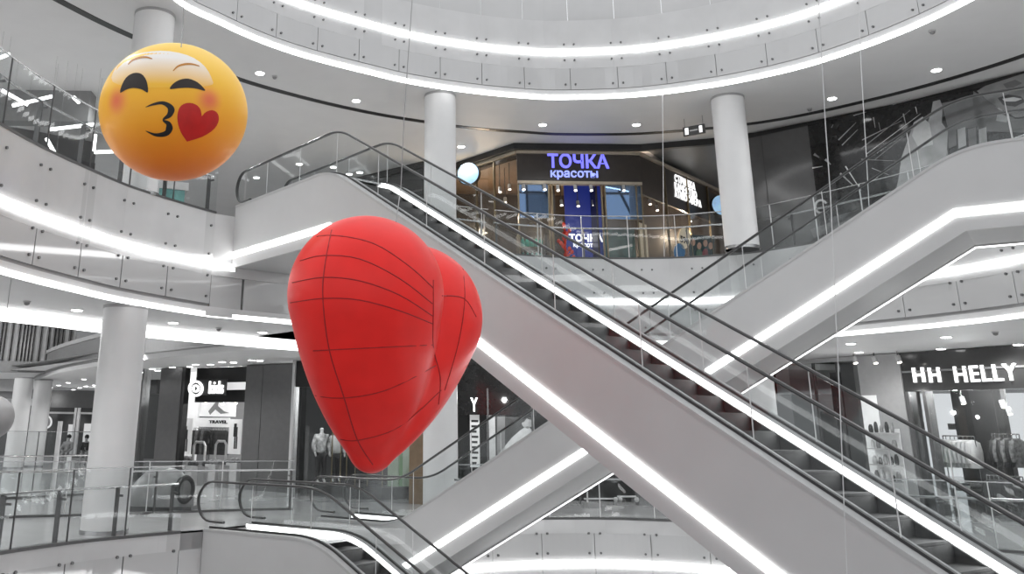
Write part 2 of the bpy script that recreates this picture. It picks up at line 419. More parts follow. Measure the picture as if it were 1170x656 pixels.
# glazed gable of the atrium roof, behind the viewer: its bars mirror in the topmost balcony glass
gab = MB()
for x in np.arange(-14, 23, 2.6): gab.box((x - .07, -6.1, 12), (x + .07, -5.9, 27))
for z in (12, 15, 18, 21, 24, 27): gab.box((-14, -6.1, z - .07), (22, -5.9, z + .07))
for x in np.arange(-14, 18, 5.2):
    gab.tube([(x, -5.7, 15), (x + 2.6, -5.7, 21)], .10, 6); gab.tube([(x + 5.2, -5.7, 15), (x + 2.6, -5.7, 21)], .10, 6)
wn = struct(gab.build('window_1', dgrey))
pn = MB()
for i, x in enumerate(np.arange(-14, 21, 2.6)):
    for j, z in enumerate((12, 15, 18, 21, 24)):
        if (i * 3 + j * 5) % 4 == 0: pn.box((x + .07, -6.05, z + .07), (x + 2.53, -5.95, z + 2.93))
pn.build('blind_panel', lgrey, wn)
# ================================================================== ESCALATORS
TAN = math.tan(R_(29.912))
def fillet(poly, r):
    P = [np.array(p, float) for p in poly]; out = [P[0]]
    for i in range(1, len(P) - 1):
        a, b, c = P[i - 1], P[i], P[i + 1]; d0 = (a - b) / np.linalg.norm(a - b); d1 = (c - b) / np.linalg.norm(c - b)
        k = min(r * math.tan((math.pi - math.acos(np.clip(d0 @ d1, -1, 1))) / 2), .48 * np.linalg.norm(a - b), .48 * np.linalg.norm(c - b))
        for j in range(9):
            t = j / 8; out.append((b + d0 * k) * (1 - t) ** 2 + 2 * b * t * (1 - t) + (b + d1 * k) * t * t)
    return out + [P[-1]]
class Esc:
    def __init__(s, az, v0, sg, c, zhi, zlo, uhi, ulo, width=1.24):
        a = R_(az); s.e = np.array([-math.sin(a), math.cos(a), 0]); s.n = np.array([math.cos(a), math.sin(a), 0])
        s.v0, s.sg, s.c, s.zhi, s.zlo, s.uhi, s.ulo, s.w = v0, sg, c, zhi, zlo, uhi, ulo, width
    def P(s, u, v, z): q = s.e * u + s.n * (s.v0 + v); q[2] = z; return q
    def line(s, off, hi=None, lo=None, r=0, uh=None, ul=None):
        """(u,z) profile of a line lying off above the incline line, from the upper landing to the lower one"""
        zh = s.zhi + (off if hi is None else hi); zl = s.zlo + (off if lo is None else lo)
        f = lambda z: (z - s.c - off) / (s.sg * TAN)
        p = [(s.uhi if uh is None else uh, zh), (f(zh), zh), (f(zl), zl), (s.ulo if ul is None else ul, zl)]
        return fillet(p, r) if r else [np.array(q) for q in p]
    def strip(s, mb, top, bot, v0, v1, n=70, cap=True):
        """solid between two profiles, extruded across v"""
        us = sorted(set([p[0] for p in top] + [p[0] for p in bot])); lo = max(min(p[0] for p in top), min(p[0] for p in bot)); hi = min(max(p[0] for p in top), max(p[0] for p in bot))
        us = [u for u in us if lo - 1e-6 <= u <= hi + 1e-6]
        ft = lambda L, u: np.interp(u, [q[0] for q in sorted(L, key=lambda q: q[0])], [q[1] for q in sorted(L, key=lambda q: q[0])])
        vs = []
        for u in us:
            zt, zb = ft(top, u), ft(bot, u)
            vs += [s.P(u, v0, zb), s.P(u, v1, zb), s.P(u, v1, zt), s.P(u, v0, zt)]
        m = len(us); fs = []
        for i in range(m - 1):
            for k in range(4): fs.append((4 * i + k, 4 * i + (k + 1) % 4, 4 * i + 4 + (k + 1) % 4, 4 * i + 4 + k))
        fs += [(0, 1, 2, 3), (4 * m - 1, 4 * m - 2, 4 * m - 3, 4 * m - 4)]
        return mb.add(vs, fs)
def clip(L, a, b):
    L = sorted(L, key=lambda q: q[0]); xs = [q[0] for q in L]; zs = [q[1] for q in L]
    return [np.array((a, np.interp(a, xs, zs)))] + [q for q in L if a + 1e-4 < q[0] < b - 1e-4] + [np.array((b, np.interp(b, xs, zs)))]
def shift(L, d): return [np.array((q[0], q[1] + d)) for q in L]
def build_escalator(E, label, hh=.861, led_off=-1.1, bot_off=-1.42, led_hi=None, bot_hi=None, group=None, far_led=True, step_n=None, out=.19, rail_r=(1.6, 2.4), led_lo=-1.1, bot_lo=-1.42):
    mid = E.P((E.uhi + E.ulo) / 2, E.w / 2, min(E.zlo, E.zhi))
    t = thing('escalator', label, 'escalator', mid, group)
    deck = E.line(0, r=2.0); Wd = E.w
    sides = []
    for v0, v1 in ((-out, -out + .06), (Wd + out - .06, Wd + out)):
        mb = MB(); E.strip(mb, shift(deck, -.03), E.line(bot_off, hi=bot_hi, lo=bot_lo), v0, v1); sides.append(mb.build('side_panel', truss, t))
    mb = MB(); E.strip(mb, shift(E.line(bot_off, hi=bot_hi, lo=bot_lo), .10), shift(E.line(bot_off, hi=bot_hi, lo=bot_lo), .02), -out + .06, Wd + out - .06); mb.build('underside', under, t)
    for nm, v, sd_p in (('light_line', -out - .02, sides[0]), ('light_line', Wd + out - .02, sides[1])):
        L = E.line(led_off, hi=led_hi, lo=led_lo); mb = MB(); E.strip(mb, shift(L, .065), shift(L, -.065), v, v + .04); mb.build(nm, led, sd_p)
    if far_led:
        L = E.line(bot_off, hi=bot_hi, lo=bot_lo); mb = MB(); E.strip(mb, shift(L, .03), shift(L, -.02), Wd + out - .01, Wd + out + .02); mb.build('underside_light_line', leds, t)
    # decks, gaskets and skirts
    mb = MB(); E.strip(mb, deck, shift(deck, -.05), -out - .01, -.03); E.strip(mb, deck, shift(deck, -.05), Wd + .03, Wd + out + .01); mb.build('outer_deck', lgrey, t)
    mb = MB(); E.strip(mb, shift(deck, .0), shift(deck, -.12), .02, .16); E.strip(mb, shift(deck, .0), shift(deck, -.12), Wd - .16, Wd - .02); mb.build('inner_deck', lgrey, t)
    mb = MB(); E.strip(mb, shift(deck, .035), shift(deck, -.04), -.03, .02); E.strip(mb, shift(deck, .035), shift(deck, -.04), Wd - .02, Wd + .03); mb.build('glass_gasket', rubber, t)
    mb = MB(); E.strip(mb, shift(deck, -.05), shift(deck, -.62), .10, .12); E.strip(mb, shift(deck, -.05), shift(deck, -.62), Wd - .12, Wd - .10); mb.build('skirt', dsteel, t)
    for v0, v1 in ((.16, .166), (Wd - .166, Wd - .16)):
        mb = MB(); E.strip(mb, shift(deck, -.004), shift(deck, -.10), v0, v1); mb.build('skirt_light', skl, t)
    # balustrade glass in panels with joints, handrails with end loops
    hr = E.line(hh, r=rail_r[0]); ends = sorted([E.uhi, E.ulo]); r_ = hh / 2 - .06
    for v in (0, Wd):
        us = np.arange(ends[0] + .1, ends[1] - .2, 1.45).tolist() + [ends[1] - .1]
        for a, b in zip(us[:-1], us[1:]):
            mb = MB(); E.strip(mb, clip(shift(hr, -.03), a + .006, b - .006), clip(shift(deck, .02), a + .006, b - .006), v - .006, v + .006); mb.build('glass_panel', glass, t)
        for a in us[1:-1]:
            ua = a + E.sg * .0
            zt = np.interp(ua, [q[0] for q in sorted(hr, key=lambda q: q[0])], [q[1] for q in sorted(hr, key=lambda q: q[0])]); zb = np.interp(ua, [q[0] for q in sorted(deck, key=lambda q: q[0])], [q[1] for q in sorted(deck, key=lambda q: q[0])])
            MB().tube([E.P(ua, v, zb), E.P(ua, v, zt - .03)], .008, 4).build('glass_joint', jointm, t)
        path = []
        H = sorted(hr, key=lambda q: q[0])
        # the loop at each end swings down from the rail to the deck
        def loop(u, z, s): return [(u + s * r_ * math.sin(a), z - r_ + r_ * math.cos(a)) for a in np.linspace(0, math.pi, 12)]
        za, zb_ = H[0][1], H[-1][1]
        L0 = loop(H[0][0], za, -1)[::-1]; L1 = loop(H[-1][0], zb_, 1)
        full = [(L0[0][0] + .35, L0[0][1])] + L0 + [tuple(q) for q in H[1:-1]] + L1 + [(L1[-1][0] - .35, L1[-1][1])]
        MB().tube([E.P(u, v, z) for u, z in full], .024, 8, r2=.04, up=None).build('handrail', rubber, t, True)
        for (LL, s) in ((L0, -1), (L1, 1)):
            mb = MB(); q = [E.P(u, v - .005, z) for u, z in LL] ; mb.prism(q, E.n * .01); mb.build('end_glass', glass, t)
    # steps
    inc = E.line(-.16); uu = sorted([inc[1][0], inc[2][0]]); run = .36; k = 0
    for i in range(int((uu[1] - uu[0]) / run) + 1):
        u = uu[0] + i * run; z = E.sg * TAN * (u + (run if E.sg > 0 else 0)) + E.c - .30
        a, b = u, u + run
        mb = MB(); mb.obox((0, 0, 0), E.e, E.n, (0, 0, 1), (a - .0, b), (E.v0 + .13, E.v0 + Wd - .13), (z - .05, z))
        ur = a if E.sg > 0 else b
        mb.obox((0, 0, 0), E.e, E.n, (0, 0, 1), (ur - .02, ur + .02), (E.v0 + .13, E.v0 + Wd - .13), (z - .26, z - .03))
        mb.build('step', stepm, t)
    for z, a, b in ((E.zhi, E.uhi, (inc[1] if abs(inc[1][1] - E.zhi) < 1 else inc[2])[0]), (E.zlo, E.ulo, inc[2][0])):
        a, b = sorted((a, b)); mb = MB(); mb.obox((0, 0, 0), E.e, E.n, (0, 0, 1), (a, b), (E.v0 + .13, E.v0 + Wd - .13), (z - .12, z - .08)); mb.build('landing_plate', steel, t)
    # closed truss ends
    return t
esc1 = Esc(35.694, 9.437, 1, -1.674, 6.86, .06, 18.9, -2.6)
build_escalator(esc1, 'large front escalator running from upper left to lower right, right behind the red heart', led_off=-1.119, bot_off=-1.444, led_hi=-1.16, bot_hi=-1.45)
esc2 = Esc(53.816, 17.22, -1, 7.068, 6.55, .07, -2.8, 14.3)
build_escalator(esc2, 'rear escalator rising to the upper right, crossing behind the front escalator', led_off=-.961, bot_off=-1.326, led_hi=-1.1, bot_hi=-1.4)
n3 = np.array([math.cos(R_(57)), math.sin(R_(57)), 0]); e3 = np.array([-math.sin(R_(57)), math.cos(R_(57)), 0])
esc3 = Esc(57, 14.66, 1, .06 - 10.9 * TAN, .06, -6.5, 13.6, -3.5)
build_escalator(esc3, 'lowest escalator leading down out of sight, with curved handrail heads at lower left', led_off=-1.1, bot_off=-1.42)
# ================================================================== RAILINGS AND COLUMNS
def railing(path, a, b, zf, label, gh=1.22, rh=.9, step=1.3, post_step=1.3, posts=True, seam=seamm, off=0.0):
    m = path.at((a + b) / 2)
    t = thing('glass_railing', label, 'railing', (m[0], m[1], zf))
    n = max(1, round((b - a) / step)); ds = (b - a) / n
    for i in range(n):
        MB().band(path.sub(a + i * ds + .006, a + (i + 1) * ds - .006), zf + .01, zf + gh, -.028 + off, -.014 + off).build('glass_panel', glass, t)
        if i:
            p = path.at(a + i * ds); nn = path.nrm(a + i * ds); q = p - nn * (.021 - off)
            MB().obox((q[0], q[1], 0), (*path.tan(a + i * ds), 0), (*nn, 0), (0, 0, 1), (-.010, .010), (-.012, .012), (zf - .6, zf + gh)).build('glass_joint', seam, t)
    sub = path.sub(a, b)
    MB().band(sub, zf, zf + .05, -.14 + off, .015 + off).build('base_channel', dgrey, t)
    MB().band(sub, zf + gh, zf + gh + .02, -.036 + off, -.006 + off).build('glass_cap', steel, t)
    mb = MB(); mb.tube([(*(np.array(p) - 0), zf + rh) for p in [path.at(s) - path.nrm(s) * (.16 - off) for s in np.linspace(a + .02, b - .02, max(3, int((b - a) / .25)))]], .024, 8); mb.build('handrail', steel, t, True)
    if posts:
        n = max(1, round((b - a) / post_step))
        for i in range(n + 1):
            s = min(max(a + i * (b - a) / n + .14, a + .1), b - .1); p = path.at(s) - path.nrm(s) * (.16 - off); tn = path.tan(s); nn = path.nrm(s)
            mb = MB(); mb.obox((p[0], p[1], 0), (*tn, 0), (*nn, 0), (0, 0, 1), (-.012, .012), (-.05, .05), (zf, zf + rh - .02)); mb.obox((p[0], p[1], 0), (*tn, 0), (*nn, 0), (0, 0, 1), (-.012, .012), (.0, .16), (zf + rh - .16, zf + rh - .12)); mb.build('post', dsteel, t)
    return t
railing(p2l, 0, p2l.len, Z2, 'glass railing with dark posts along the left middle balcony, behind the yellow balloon')
railing(p2r, p2r.near((12.95, 15.2)), p2r.near((3.0, 24.9)), Z2, 'glass railing with steel handrail along the middle balcony in front of the beauty shop', seam=jointm, post_step=2.7)
railing(p2r, p2r.near((3.0, 24.9)) + .2, p2r.len, Z2, 'glass railing along the middle balcony behind the top of the front escalator', seam=jointm, post_step=2.7)
railing(p1l, 0, p1l.len, Z1, 'glass railing with dark posts at lower left, in front of the thick white column', rh=.88)
railing(p1r, p1r.near((8.6, 22.3)), p1r.len - .35, Z1, 'glass railing on the lowest far balcony edge, seen in the gap between the crossing escalators', seam=jointm, posts=False)
rr = Path([pz(1230, 556, Z1 + 1.2)[:2], pz(1166, 553, Z1 + 1.2)[:2], pz(1085, 550, Z1 + 1.2)[:2], pz(1005, 548, Z1 + 1.2)[:2], pz(960, 548, Z1 + 1.2)[:2]])
railing(rr, 0, rr.len, Z1, 'glass railing with steel handrail at lower right, in front of the sportswear shop', gh=1.2, rh=.9, seam=jointm, post_step=2.2)
def column(x, y, r, spans, label):
    t = thing('column', label, 'column', (x, y, spans[0][0]))
    for z0, z1 in spans:
        MB().lathe((x, y, z0), [(r, 0), (r, z1 - z0)], 48).build('shaft', colw, t, True)
        MB().lathe((x, y, z1 - .06), [(r + .012, 0), (r + .012, .06)], 48).build('shadow_ring', recess, t, True)
        MB().lathe((x, y, z0), [(r + .015, 0), (r + .015, .08)], 48).build('base_ring', steel, t, True)
    return t
column(-5.32, 18.98, .44, [(Z1, ZB2), (Z2, ZB3)], 'thick white column at left passing behind the yellow balloon down to the lower floor')
column(1.40, 23.95, .43, [(Z1, ZB2), (Z2, ZB3)], 'thick white column left of the beauty shop, behind the front escalator handrails')
column(9.30, 23.75, .43, [(Z1, ZB2), (Z2, ZB3)], 'thick white column right of the beauty shop')
# ================================================================== THE TWO INFLATABLES
def rot3(yaw, pitch, roll):
    y, p, r = R_(yaw), R_(pitch), R_(roll)
    Rz = np.array([[math.cos(y), -math.sin(y), 0], [math.sin(y), math.cos(y), 0], [0, 0, 1]])
    Rx = np.array([[1, 0, 0], [0, math.cos(p), -math.sin(p)], [0, math.sin(p), math.cos(p)]])
    Ry = np.array([[math.cos(r), 0, math.sin(r)], [0, 1, 0], [-math.sin(r), 0, math.cos(r)]])
    return Rz @ Rx @ Ry
HX, HR, HZ, HT, HB = .572, .895, .372, -1.268, .248
def egg(P, A, ra, B, rb):
    A = np.array(A, float); B = np.array(B, float); d = np.full(len(P), 1e9)
    for t in np.linspace(0, 1, 33):
        c = A + (B - A) * t; d = np.minimum(d, np.linalg.norm(P - c, axis=1) - (ra + (rb - ra) * t + .1 * math.sin(math.pi * t)))
    return d
def heart_sdf(P):
    a = egg(P, (-HX, 0, HZ), HR, (0, 0, HT), HB); b = egg(P, (HX, 0, HZ), HR, (0, 0, HT), HB)
    k = .05; h = np.maximum(k - np.abs(a - b), 0) / k
    return np.minimum(a, b) - h * h * k * .25
nth, nph = 110, 144
th = np.linspace(.001, math.pi - .001, nth); ph = np.linspace(0, 2 * math.pi, nph, endpoint=False)
Dv = np.array([[math.sin(t) * math.cos(p), math.sin(t) * math.sin(p), math.cos(t)] for t in th for p in ph]); O_ = np.array([0, 0, -.1])
lo = np.zeros(len(Dv)); hi = np.full(len(Dv), 3.0)
for _ in range(26):
    md = (lo + hi) / 2; sgn = heart_sdf(O_ + Dv * md[:, None]) < 0; lo = np.where(sgn, md, lo); hi = np.where(sgn, hi, md)
HC = pd(440, 385, 11.0)
HV = ((O_ + Dv * lo[:, None]) @ rot3(61.3, 3.25, 6.8).T) * .996 + HC
Hf = []
for i in range(nth - 1):
    for k in range(nph): Hf.append((i * nph + k, i * nph + (k + 1) % nph, (i + 1) * nph + (k + 1) % nph, (i + 1) * nph + k))
Hf += [tuple(range(nph))[::-1], tuple(range((nth - 1) * nph, nth * nph))]
hred = mat('heart_fabric', (0.90, 0.022, 0.018), 0.42, var=0.05, scale=3, spec=.35)
hseam = mat('heart_seam', (0.36, 0.008, 0.010), 0.6, var=0.05)
heart = thing('heart_balloon', 'giant red inflatable heart with dark stitched seams, hanging in front of the escalators', 'balloon', HC)
mb = MB(); mb.add(HV, Hf); env = mb.build('envelope', hred, heart, True)
try: env.data.set_sharp_from_angle(angle=R_(75))
except Exception: pass
bvh = BVHTree.FromPolygons([Vector(v) for v in HV], [f for f in Hf])
def on_heart(pts):
    out = []
    Q = Path(pts).P
    for q in Q[::2]:
        d = Vector(ray(q[0], q[1])).normalized(); h = bvh.ray_cast(Vector((0, 0, EYE)), d)
        if h[0] is not None: out.append(tuple(h[0] - d * .001))
    return out
for pts in [[(379, 263), (371, 305), (369, 341), (376, 399), (393, 454), (408, 502), (426, 531)],
            [(350, 273), (380, 269), (426, 278), (466, 303), (495, 329)], [(343, 298), (370, 292), (411, 296), (456, 318), (494, 347)],
            [(334, 323), (370, 317), (411, 321), (456, 337), (494, 361)], [(332, 346), (370, 341), (411, 343), (456, 355), (494, 370)],
            [(358, 401), (375, 400), (436, 397), (495, 394)], [(354, 451), (390, 455), (441, 446), (498, 418)],
            [(389, 502), (410, 503), (456, 488), (504, 446)], [(495, 320), (495, 356), (495, 396), (503, 431), (501, 462)],
            [(505, 338), (530, 341), (544, 362)], [(528, 300), (531, 341), (524, 391), (508, 446)]]:
    c = on_heart(pts)
    if len(c) > 2: MB().tube(c, .007, 5).build('seam', hseam, heart)
# the yellow kissing face
EC = pd(199.2, 128.3, 12.5); er = 82.8 / F_PX * ((EC - np.array([0, 0, EYE])) @ _F); ez = er * 78.3 / 82.8 * 1.0
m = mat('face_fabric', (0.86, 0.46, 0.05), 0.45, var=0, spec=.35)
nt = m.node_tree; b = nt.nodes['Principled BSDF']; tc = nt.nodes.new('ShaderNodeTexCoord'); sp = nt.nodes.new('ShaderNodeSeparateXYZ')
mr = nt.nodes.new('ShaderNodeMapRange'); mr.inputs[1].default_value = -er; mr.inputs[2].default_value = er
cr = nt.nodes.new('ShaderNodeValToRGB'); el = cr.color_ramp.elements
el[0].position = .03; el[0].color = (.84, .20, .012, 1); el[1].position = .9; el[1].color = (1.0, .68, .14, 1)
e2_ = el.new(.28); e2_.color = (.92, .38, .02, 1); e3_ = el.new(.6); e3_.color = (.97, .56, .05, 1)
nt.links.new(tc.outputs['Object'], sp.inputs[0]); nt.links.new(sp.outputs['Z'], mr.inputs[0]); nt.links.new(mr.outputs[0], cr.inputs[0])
def on_ball(x, y, k=1.0):
    d = ray(x, y); o = np.array([0, 0, EYE]) - EC; sc = np.array([1 / (er * k), 1 / (er * k), 1 / (ez * k)])
    o2, d2 = o * sc, d * sc; A = d2 @ d2; B = 2 * o2 @ d2; C_ = o2 @ o2 - 1; D = B * B - 4 * A * C_
    if D < 0: t = -B / (2 * A)
    else: t = (-B - math.sqrt(D)) / (2 * A)
    return np.array([0, 0, EYE]) + d * t
last = cr.outputs[0]
for (bx, by, rad) in ((133, 115, .27), (239, 114, .25)):                    # printed pink cheeks
    c = on_ball(bx, by) - EC
    vm = nt.nodes.new('ShaderNodeVectorMath'); vm.operation = 'DISTANCE'; vm.inputs[1].default_value = tuple(c); nt.links.new(tc.outputs['Object'], vm.inputs[0])
    m2 = nt.nodes.new('ShaderNodeMapRange'); m2.inputs[1].default_value = 0; m2.inputs[2].default_value = rad; m2.inputs[3].default_value = .75; m2.inputs[4].default_value = 0; m2.interpolation_type = 'SMOOTHSTEP'
    nt.links.new(vm.outputs['Value'], m2.inputs[0]); mx = nt.nodes.new('ShaderNodeMix'); mx.data_type = 'RGBA'
    nt.links.new(m2.outputs[0], mx.inputs[0]); nt.links.new(last, mx.inputs[6]); mx.inputs[7].default_value = (.80, .10, .10, 1); last = mx.outputs[2]
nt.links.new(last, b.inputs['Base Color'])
face = thing('face_balloon', 'giant round yellow inflatable with a kissing face and red heart printed on it', 'balloon', EC)
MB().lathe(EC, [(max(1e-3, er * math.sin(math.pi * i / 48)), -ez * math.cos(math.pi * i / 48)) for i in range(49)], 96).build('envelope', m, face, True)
def decal(name, pts, mm, k, smooth=True, label=None):
    P = [(110 + x * .2667, 40 + y * .2667) for x, y in pts]
    if smooth: P = [tuple(p) for p in Path(P, closed=True).P[:-1:3]]
    bm = bmesh.new(); f = bm.faces.new([bm.verts.new((x, y, 0)) for x, y in P]); bmesh.ops.triangulate(bm, faces=[f])
    for _ in range(3):
        lg = [e for e in bm.edges if e.calc_length() > 3]
        if not lg: break
        bmesh.ops.subdivide_edges(bm, edges=lg, cuts=1); bmesh.ops.triangulate(bm, faces=bm.faces[:])
    bm.verts.index_update(); mb = MB(); mb.add([on_ball(v.co.x, v.co.y, k) for v in bm.verts], [tuple(v.index for v in f.verts) for f in bm.faces]); bm.free()
    o = mb.build(name, mm, face, True, label)
    return o
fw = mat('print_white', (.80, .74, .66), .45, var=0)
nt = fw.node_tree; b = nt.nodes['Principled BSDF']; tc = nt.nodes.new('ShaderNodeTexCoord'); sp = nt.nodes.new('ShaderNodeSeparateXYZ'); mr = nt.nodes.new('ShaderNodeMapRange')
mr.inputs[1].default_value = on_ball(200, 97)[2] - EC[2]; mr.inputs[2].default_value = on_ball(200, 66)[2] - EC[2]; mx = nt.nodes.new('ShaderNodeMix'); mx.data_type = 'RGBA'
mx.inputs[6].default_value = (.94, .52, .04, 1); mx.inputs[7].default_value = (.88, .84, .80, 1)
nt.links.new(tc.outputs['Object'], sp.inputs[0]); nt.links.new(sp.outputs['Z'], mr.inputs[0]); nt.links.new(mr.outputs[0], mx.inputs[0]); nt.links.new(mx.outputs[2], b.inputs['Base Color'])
dark = mat('print_dark', (.018, .012, .010), .5, var=.1); brown = mat('print_brown', (.50, .20, .02), .5, var=.05); pblack = mat('print_black', (.006, .006, .007), .45, var=.1)
pred = mat('print_red', (.52, .014, .012), .45, var=.08, scale=8)
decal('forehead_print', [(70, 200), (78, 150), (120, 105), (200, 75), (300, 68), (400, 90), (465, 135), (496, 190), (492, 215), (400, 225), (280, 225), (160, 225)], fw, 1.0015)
def arcpoly(pts, w):
    P = Path(pts).P[::2]; n = len(P); up = []; dn = []
    for i, p in enumerate(P):
        t = P[min(i + 1, n - 1)] - P[max(i - 1, 0)]; t /= np.linalg.norm(t); nn = np.array([-t[1], t[0]]); ww = w * (.35 + .65 * math.sin(math.pi * (i + .5) / n))
        up.append(tuple(p + nn * ww)); dn.append(tuple(p - nn * ww))
    return up + dn[::-1]
decal('eyebrow', arcpoly([(136, 126), (155, 108), (185, 97), (215, 95), (240, 102)], 4.5), brown, 1.004, False)
decal('eyebrow', arcpoly([(329, 154), (350, 134), (380, 125), (412, 125), (442, 133)], 4.5), brown, 1.004, False)
decal('eye', [(102, 247), (110, 213), (130, 180), (160, 163), (190, 165), (210, 185), (220, 215), (220, 247), (195, 233), (160, 227), (130, 233)], dark, 1.004)
decal('eye', [(315, 231), (330, 208), (360, 191), (395, 187), (430, 200), (455, 221), (466, 239), (430, 230), (390, 226), (350, 228)], dark, 1.004)
sm = lambda pts: [tuple(p) for p in Path(pts).P[::3]]
CT = [(212, 309), (245, 297), (282, 291), (310, 303), (321, 321), (312, 344), (287, 364), (308, 379), (313, 399), (304, 418), (282, 427), (250, 427), (212, 411)]
HWD = [1, 5, 7, 11, 15, 11, 3, 10, 15, 12, 10, 6, 1]
cp = Path(CT).P; hw = np.interp(np.linspace(0, 1, len(cp)), np.linspace(0, 1, len(CT)), HWD); vs = []; nm_ = 5
for i, p in enumerate(cp):
    t_ = cp[min(i + 1, len(cp) - 1)] - cp[max(i - 1, 0)]; t_ /= np.linalg.norm(t_); nn = np.array([-t_[1], t_[0]])
    for k in range(nm_):
        q = p + nn * hw[i] * (k / (nm_ - 1) * 2 - 1); vs.append(on_ball(110 + q[0] * .2667, 40 + q[1] * .2667, 1.004))
mb = MB(); mb.add(vs, [(i * nm_ + k, i * nm_ + k + 1, (i + 1) * nm_ + k + 1, (i + 1) * nm_ + k) for i in range(len(cp) - 1) for k in range(nm_ - 1)]); mb.build('mouth', pblack, face, True)
decal('heart_print', sm([(389, 457), (364, 420), (350, 380), (348, 340), (361, 305), (392, 291), (425, 297), (446, 318), (452, 350)]) + sm([(452, 350), (468, 331), (498, 322), (521, 338), (524, 370), (503, 405), (455, 436), (389, 457)])[1:-1], pred, 1.004, False)
cable_m = mat('cable', .30, .5, metal=.3, var=.03)
def cable(label, pts, r=.006, mm=None):
    return tag(MB().tube(pts, r, 6).build('suspension_cable', mm or cable_m), label, 'cable')
cable('thin dark wire rising from the top of the yellow balloon', [on_ball(207, 54), pd(209, 28, 12.6), pd(211, -40, 12.7)], .007)
ht = on_heart([(452, 252), (453, 256), (454, 260)])
top = Vector(ht[0]) if ht else Vector(pd(452, 250, 11.3))
cable('thin wire rising from the red heart past the front escalator handrail', [tuple(top), pd(458, 215, 11.6), pd(462, 130, 11.8), pd(471, 0, 12), pd(474, -40, 12.1)], .007)
cable('long pale wire hanging at right in front of the front escalator', [pd(932, -40, 7.4), pd(935, 0, 7.4), pd(943, 140, 7.5), pd(949, 225, 7.5), pd(960, 470, 7.6), pd(969, 690, 7.7)], .0045, jointm)
cable('pale wire hanging at right, ending behind the rear escalator', [pd(981, 0, 18.5), pd(984, 80, 18.5), pd(990, 180, 18.5), pd(993, 236, 18.5)], .009, jointm)
cable('thin pale wire hanging in front of the right wing of the beauty shop', [pd(757, 40, 23.5), pd(757, 110, 23.5), pd(758, 230, 23.5), pd(759, 293, 23.5)], .009, jointm)
# ================================================================== BEAUTY SHOP ON THE MIDDLE LEVEL
brownp = mat('shop_brown', (.030, .022, .017), .35, var=.2, scale=3)
ceilb = mat('shop_ceiling_brown', (.10, .065, .040), .6, var=.2, scale=2)
tan_ = mat('cornice_tan', (.42, .36, .28), .35, metal=.3, var=.1)
gold = mat('mullion_bronze', (.20, .16, .10), .3, metal=.6, var=.1)
bluelet = mat('letter_blue', (.20, .19, .95), .4, emit=1.0, ecol=(.17, .17, .95), var=0)
blue2 = mat('letter_pale_blue', (.36, .42, .95), .4, emit=.85, ecol=(.30, .36, .95), var=0)
whlet = mat('letter_white', (1, 1, 1), .4, emit=.85, var=0)
bpost = mat('poster_blue', (.022, .035, .22), .4, emit=.35, ecol=(.02, .035, .25), var=.15, scale=2)
teal = mat('teal_plastic', (.06, .46, .41), .3, var=.15, scale=8)
tealdk = mat('teal_dark', (.012, .05, .055), .2, var=.3, scale=3)
redc = mat('coral_red', (.62, .035, .012), .4, var=.15)
skin = mat('print_skin', (.45, .26, .18), .5, var=.1)
skyreflglass = glassmat('sky_reflection_glass', (.55, .68, .80), 6.0)  # sky reflection put into the pane as blue tint and gloss
skyreflglass.node_tree.nodes['Glossy BSDF'].inputs['Color'].default_value = (.42, .62, .95, 1)
darkglass = glassmat('bronze_glass', (.86, .84, .81), .8)
lbox = mat('lightbox_blue', (.30, .48, .70), .4, emit=.4, ecol=(.40, .68, 1.0), var=.45, scale=2.6)
FC = Frame((4.13, 28.36), (8.08, 28.34)); FL = Frame((2.30, 31.0), (4.13, 28.36)); FR = Frame((8.08, 28.34), (12.6, 33.3))
shop = thing('beauty_shop', 'dark faceted beauty salon front with blue lettering on the middle level', 'shop', (6.1, 28.3, Z2))
ZT = 10.62
zz = lambda y: FC.sz(660, y)[1]
zsf = zz(208)
mb = MB(); FC.box(mb, 0, FC.len, zsf, ZT - .1, -.12, 0); mb.build('sign_fascia', brownp, shop)
mb = MB(); FC.box(mb, 0, FC.len, zsf - .09, zsf, -.12, .10); mb.build('door_beam', tan_, shop)
for fr in (FL, FC, FR):
    mb = MB(); fr.box(mb, 0, fr.len, ZT - .1, ZT, -.05, .06); mb.build('cornice', tan_, shop)
mb = MB(); FL.box(mb, 0, FL.len, Z2, ZT - .1, -.02, 0); mb.build('glass_pane', darkglass, shop)
for fr, ss in ((FL, (0.02, 1.2, 2.1)), (FR, (1.7, 3.4, 5.1))):
    for s_ in ss:
        mb = MB(); fr.box(mb, s_ - .02, s_ + .02, Z2, ZT - .1, -.04, .03); mb.build('mullion', gold, shop)
xs = [FC.sz(x, 255)[0] for x in (590, 628, 632, 689, 693, 729, 737)]
for s_ in (0.02, xs[1], xs[2], xs[3], xs[4], xs[5], FC.len - .02):
    mb = MB(); FC.box(mb, s_ - .022, s_ + .022, Z2, zsf - .09, -.06, .03); mb.build('mullion', gold, shop)
for a, b in ((0.04, xs[1]), (xs[4], FC.len - .04)):
    mb = MB(); FC.box(mb, a, b, zz(250), zsf - .1, -.02, -.005); mb.build('upper_pane', skyreflglass, shop)
    mb = MB(); FC.box(mb, a, b, Z2, zz(250) - .02, -.02, -.005); mb.build('glass_pane', darkglass, shop)
    mb = MB(); FC.box(mb, a, b, zz(250) - .02, zz(250), -.03, .02); mb.build('transom', gold, shop)
mb = MB(); FR.box(mb, 0, FR.len, FR.sz(780, 240)[1], ZT - .1, -.12, -.03); mb.build('sign_fascia', brownp, shop)
mb = MB(); FR.box(mb, 0, FR.len, Z2, FR.sz(780, 240)[1], -.02, 0); mb.build('glass_pane', darkglass, shop)
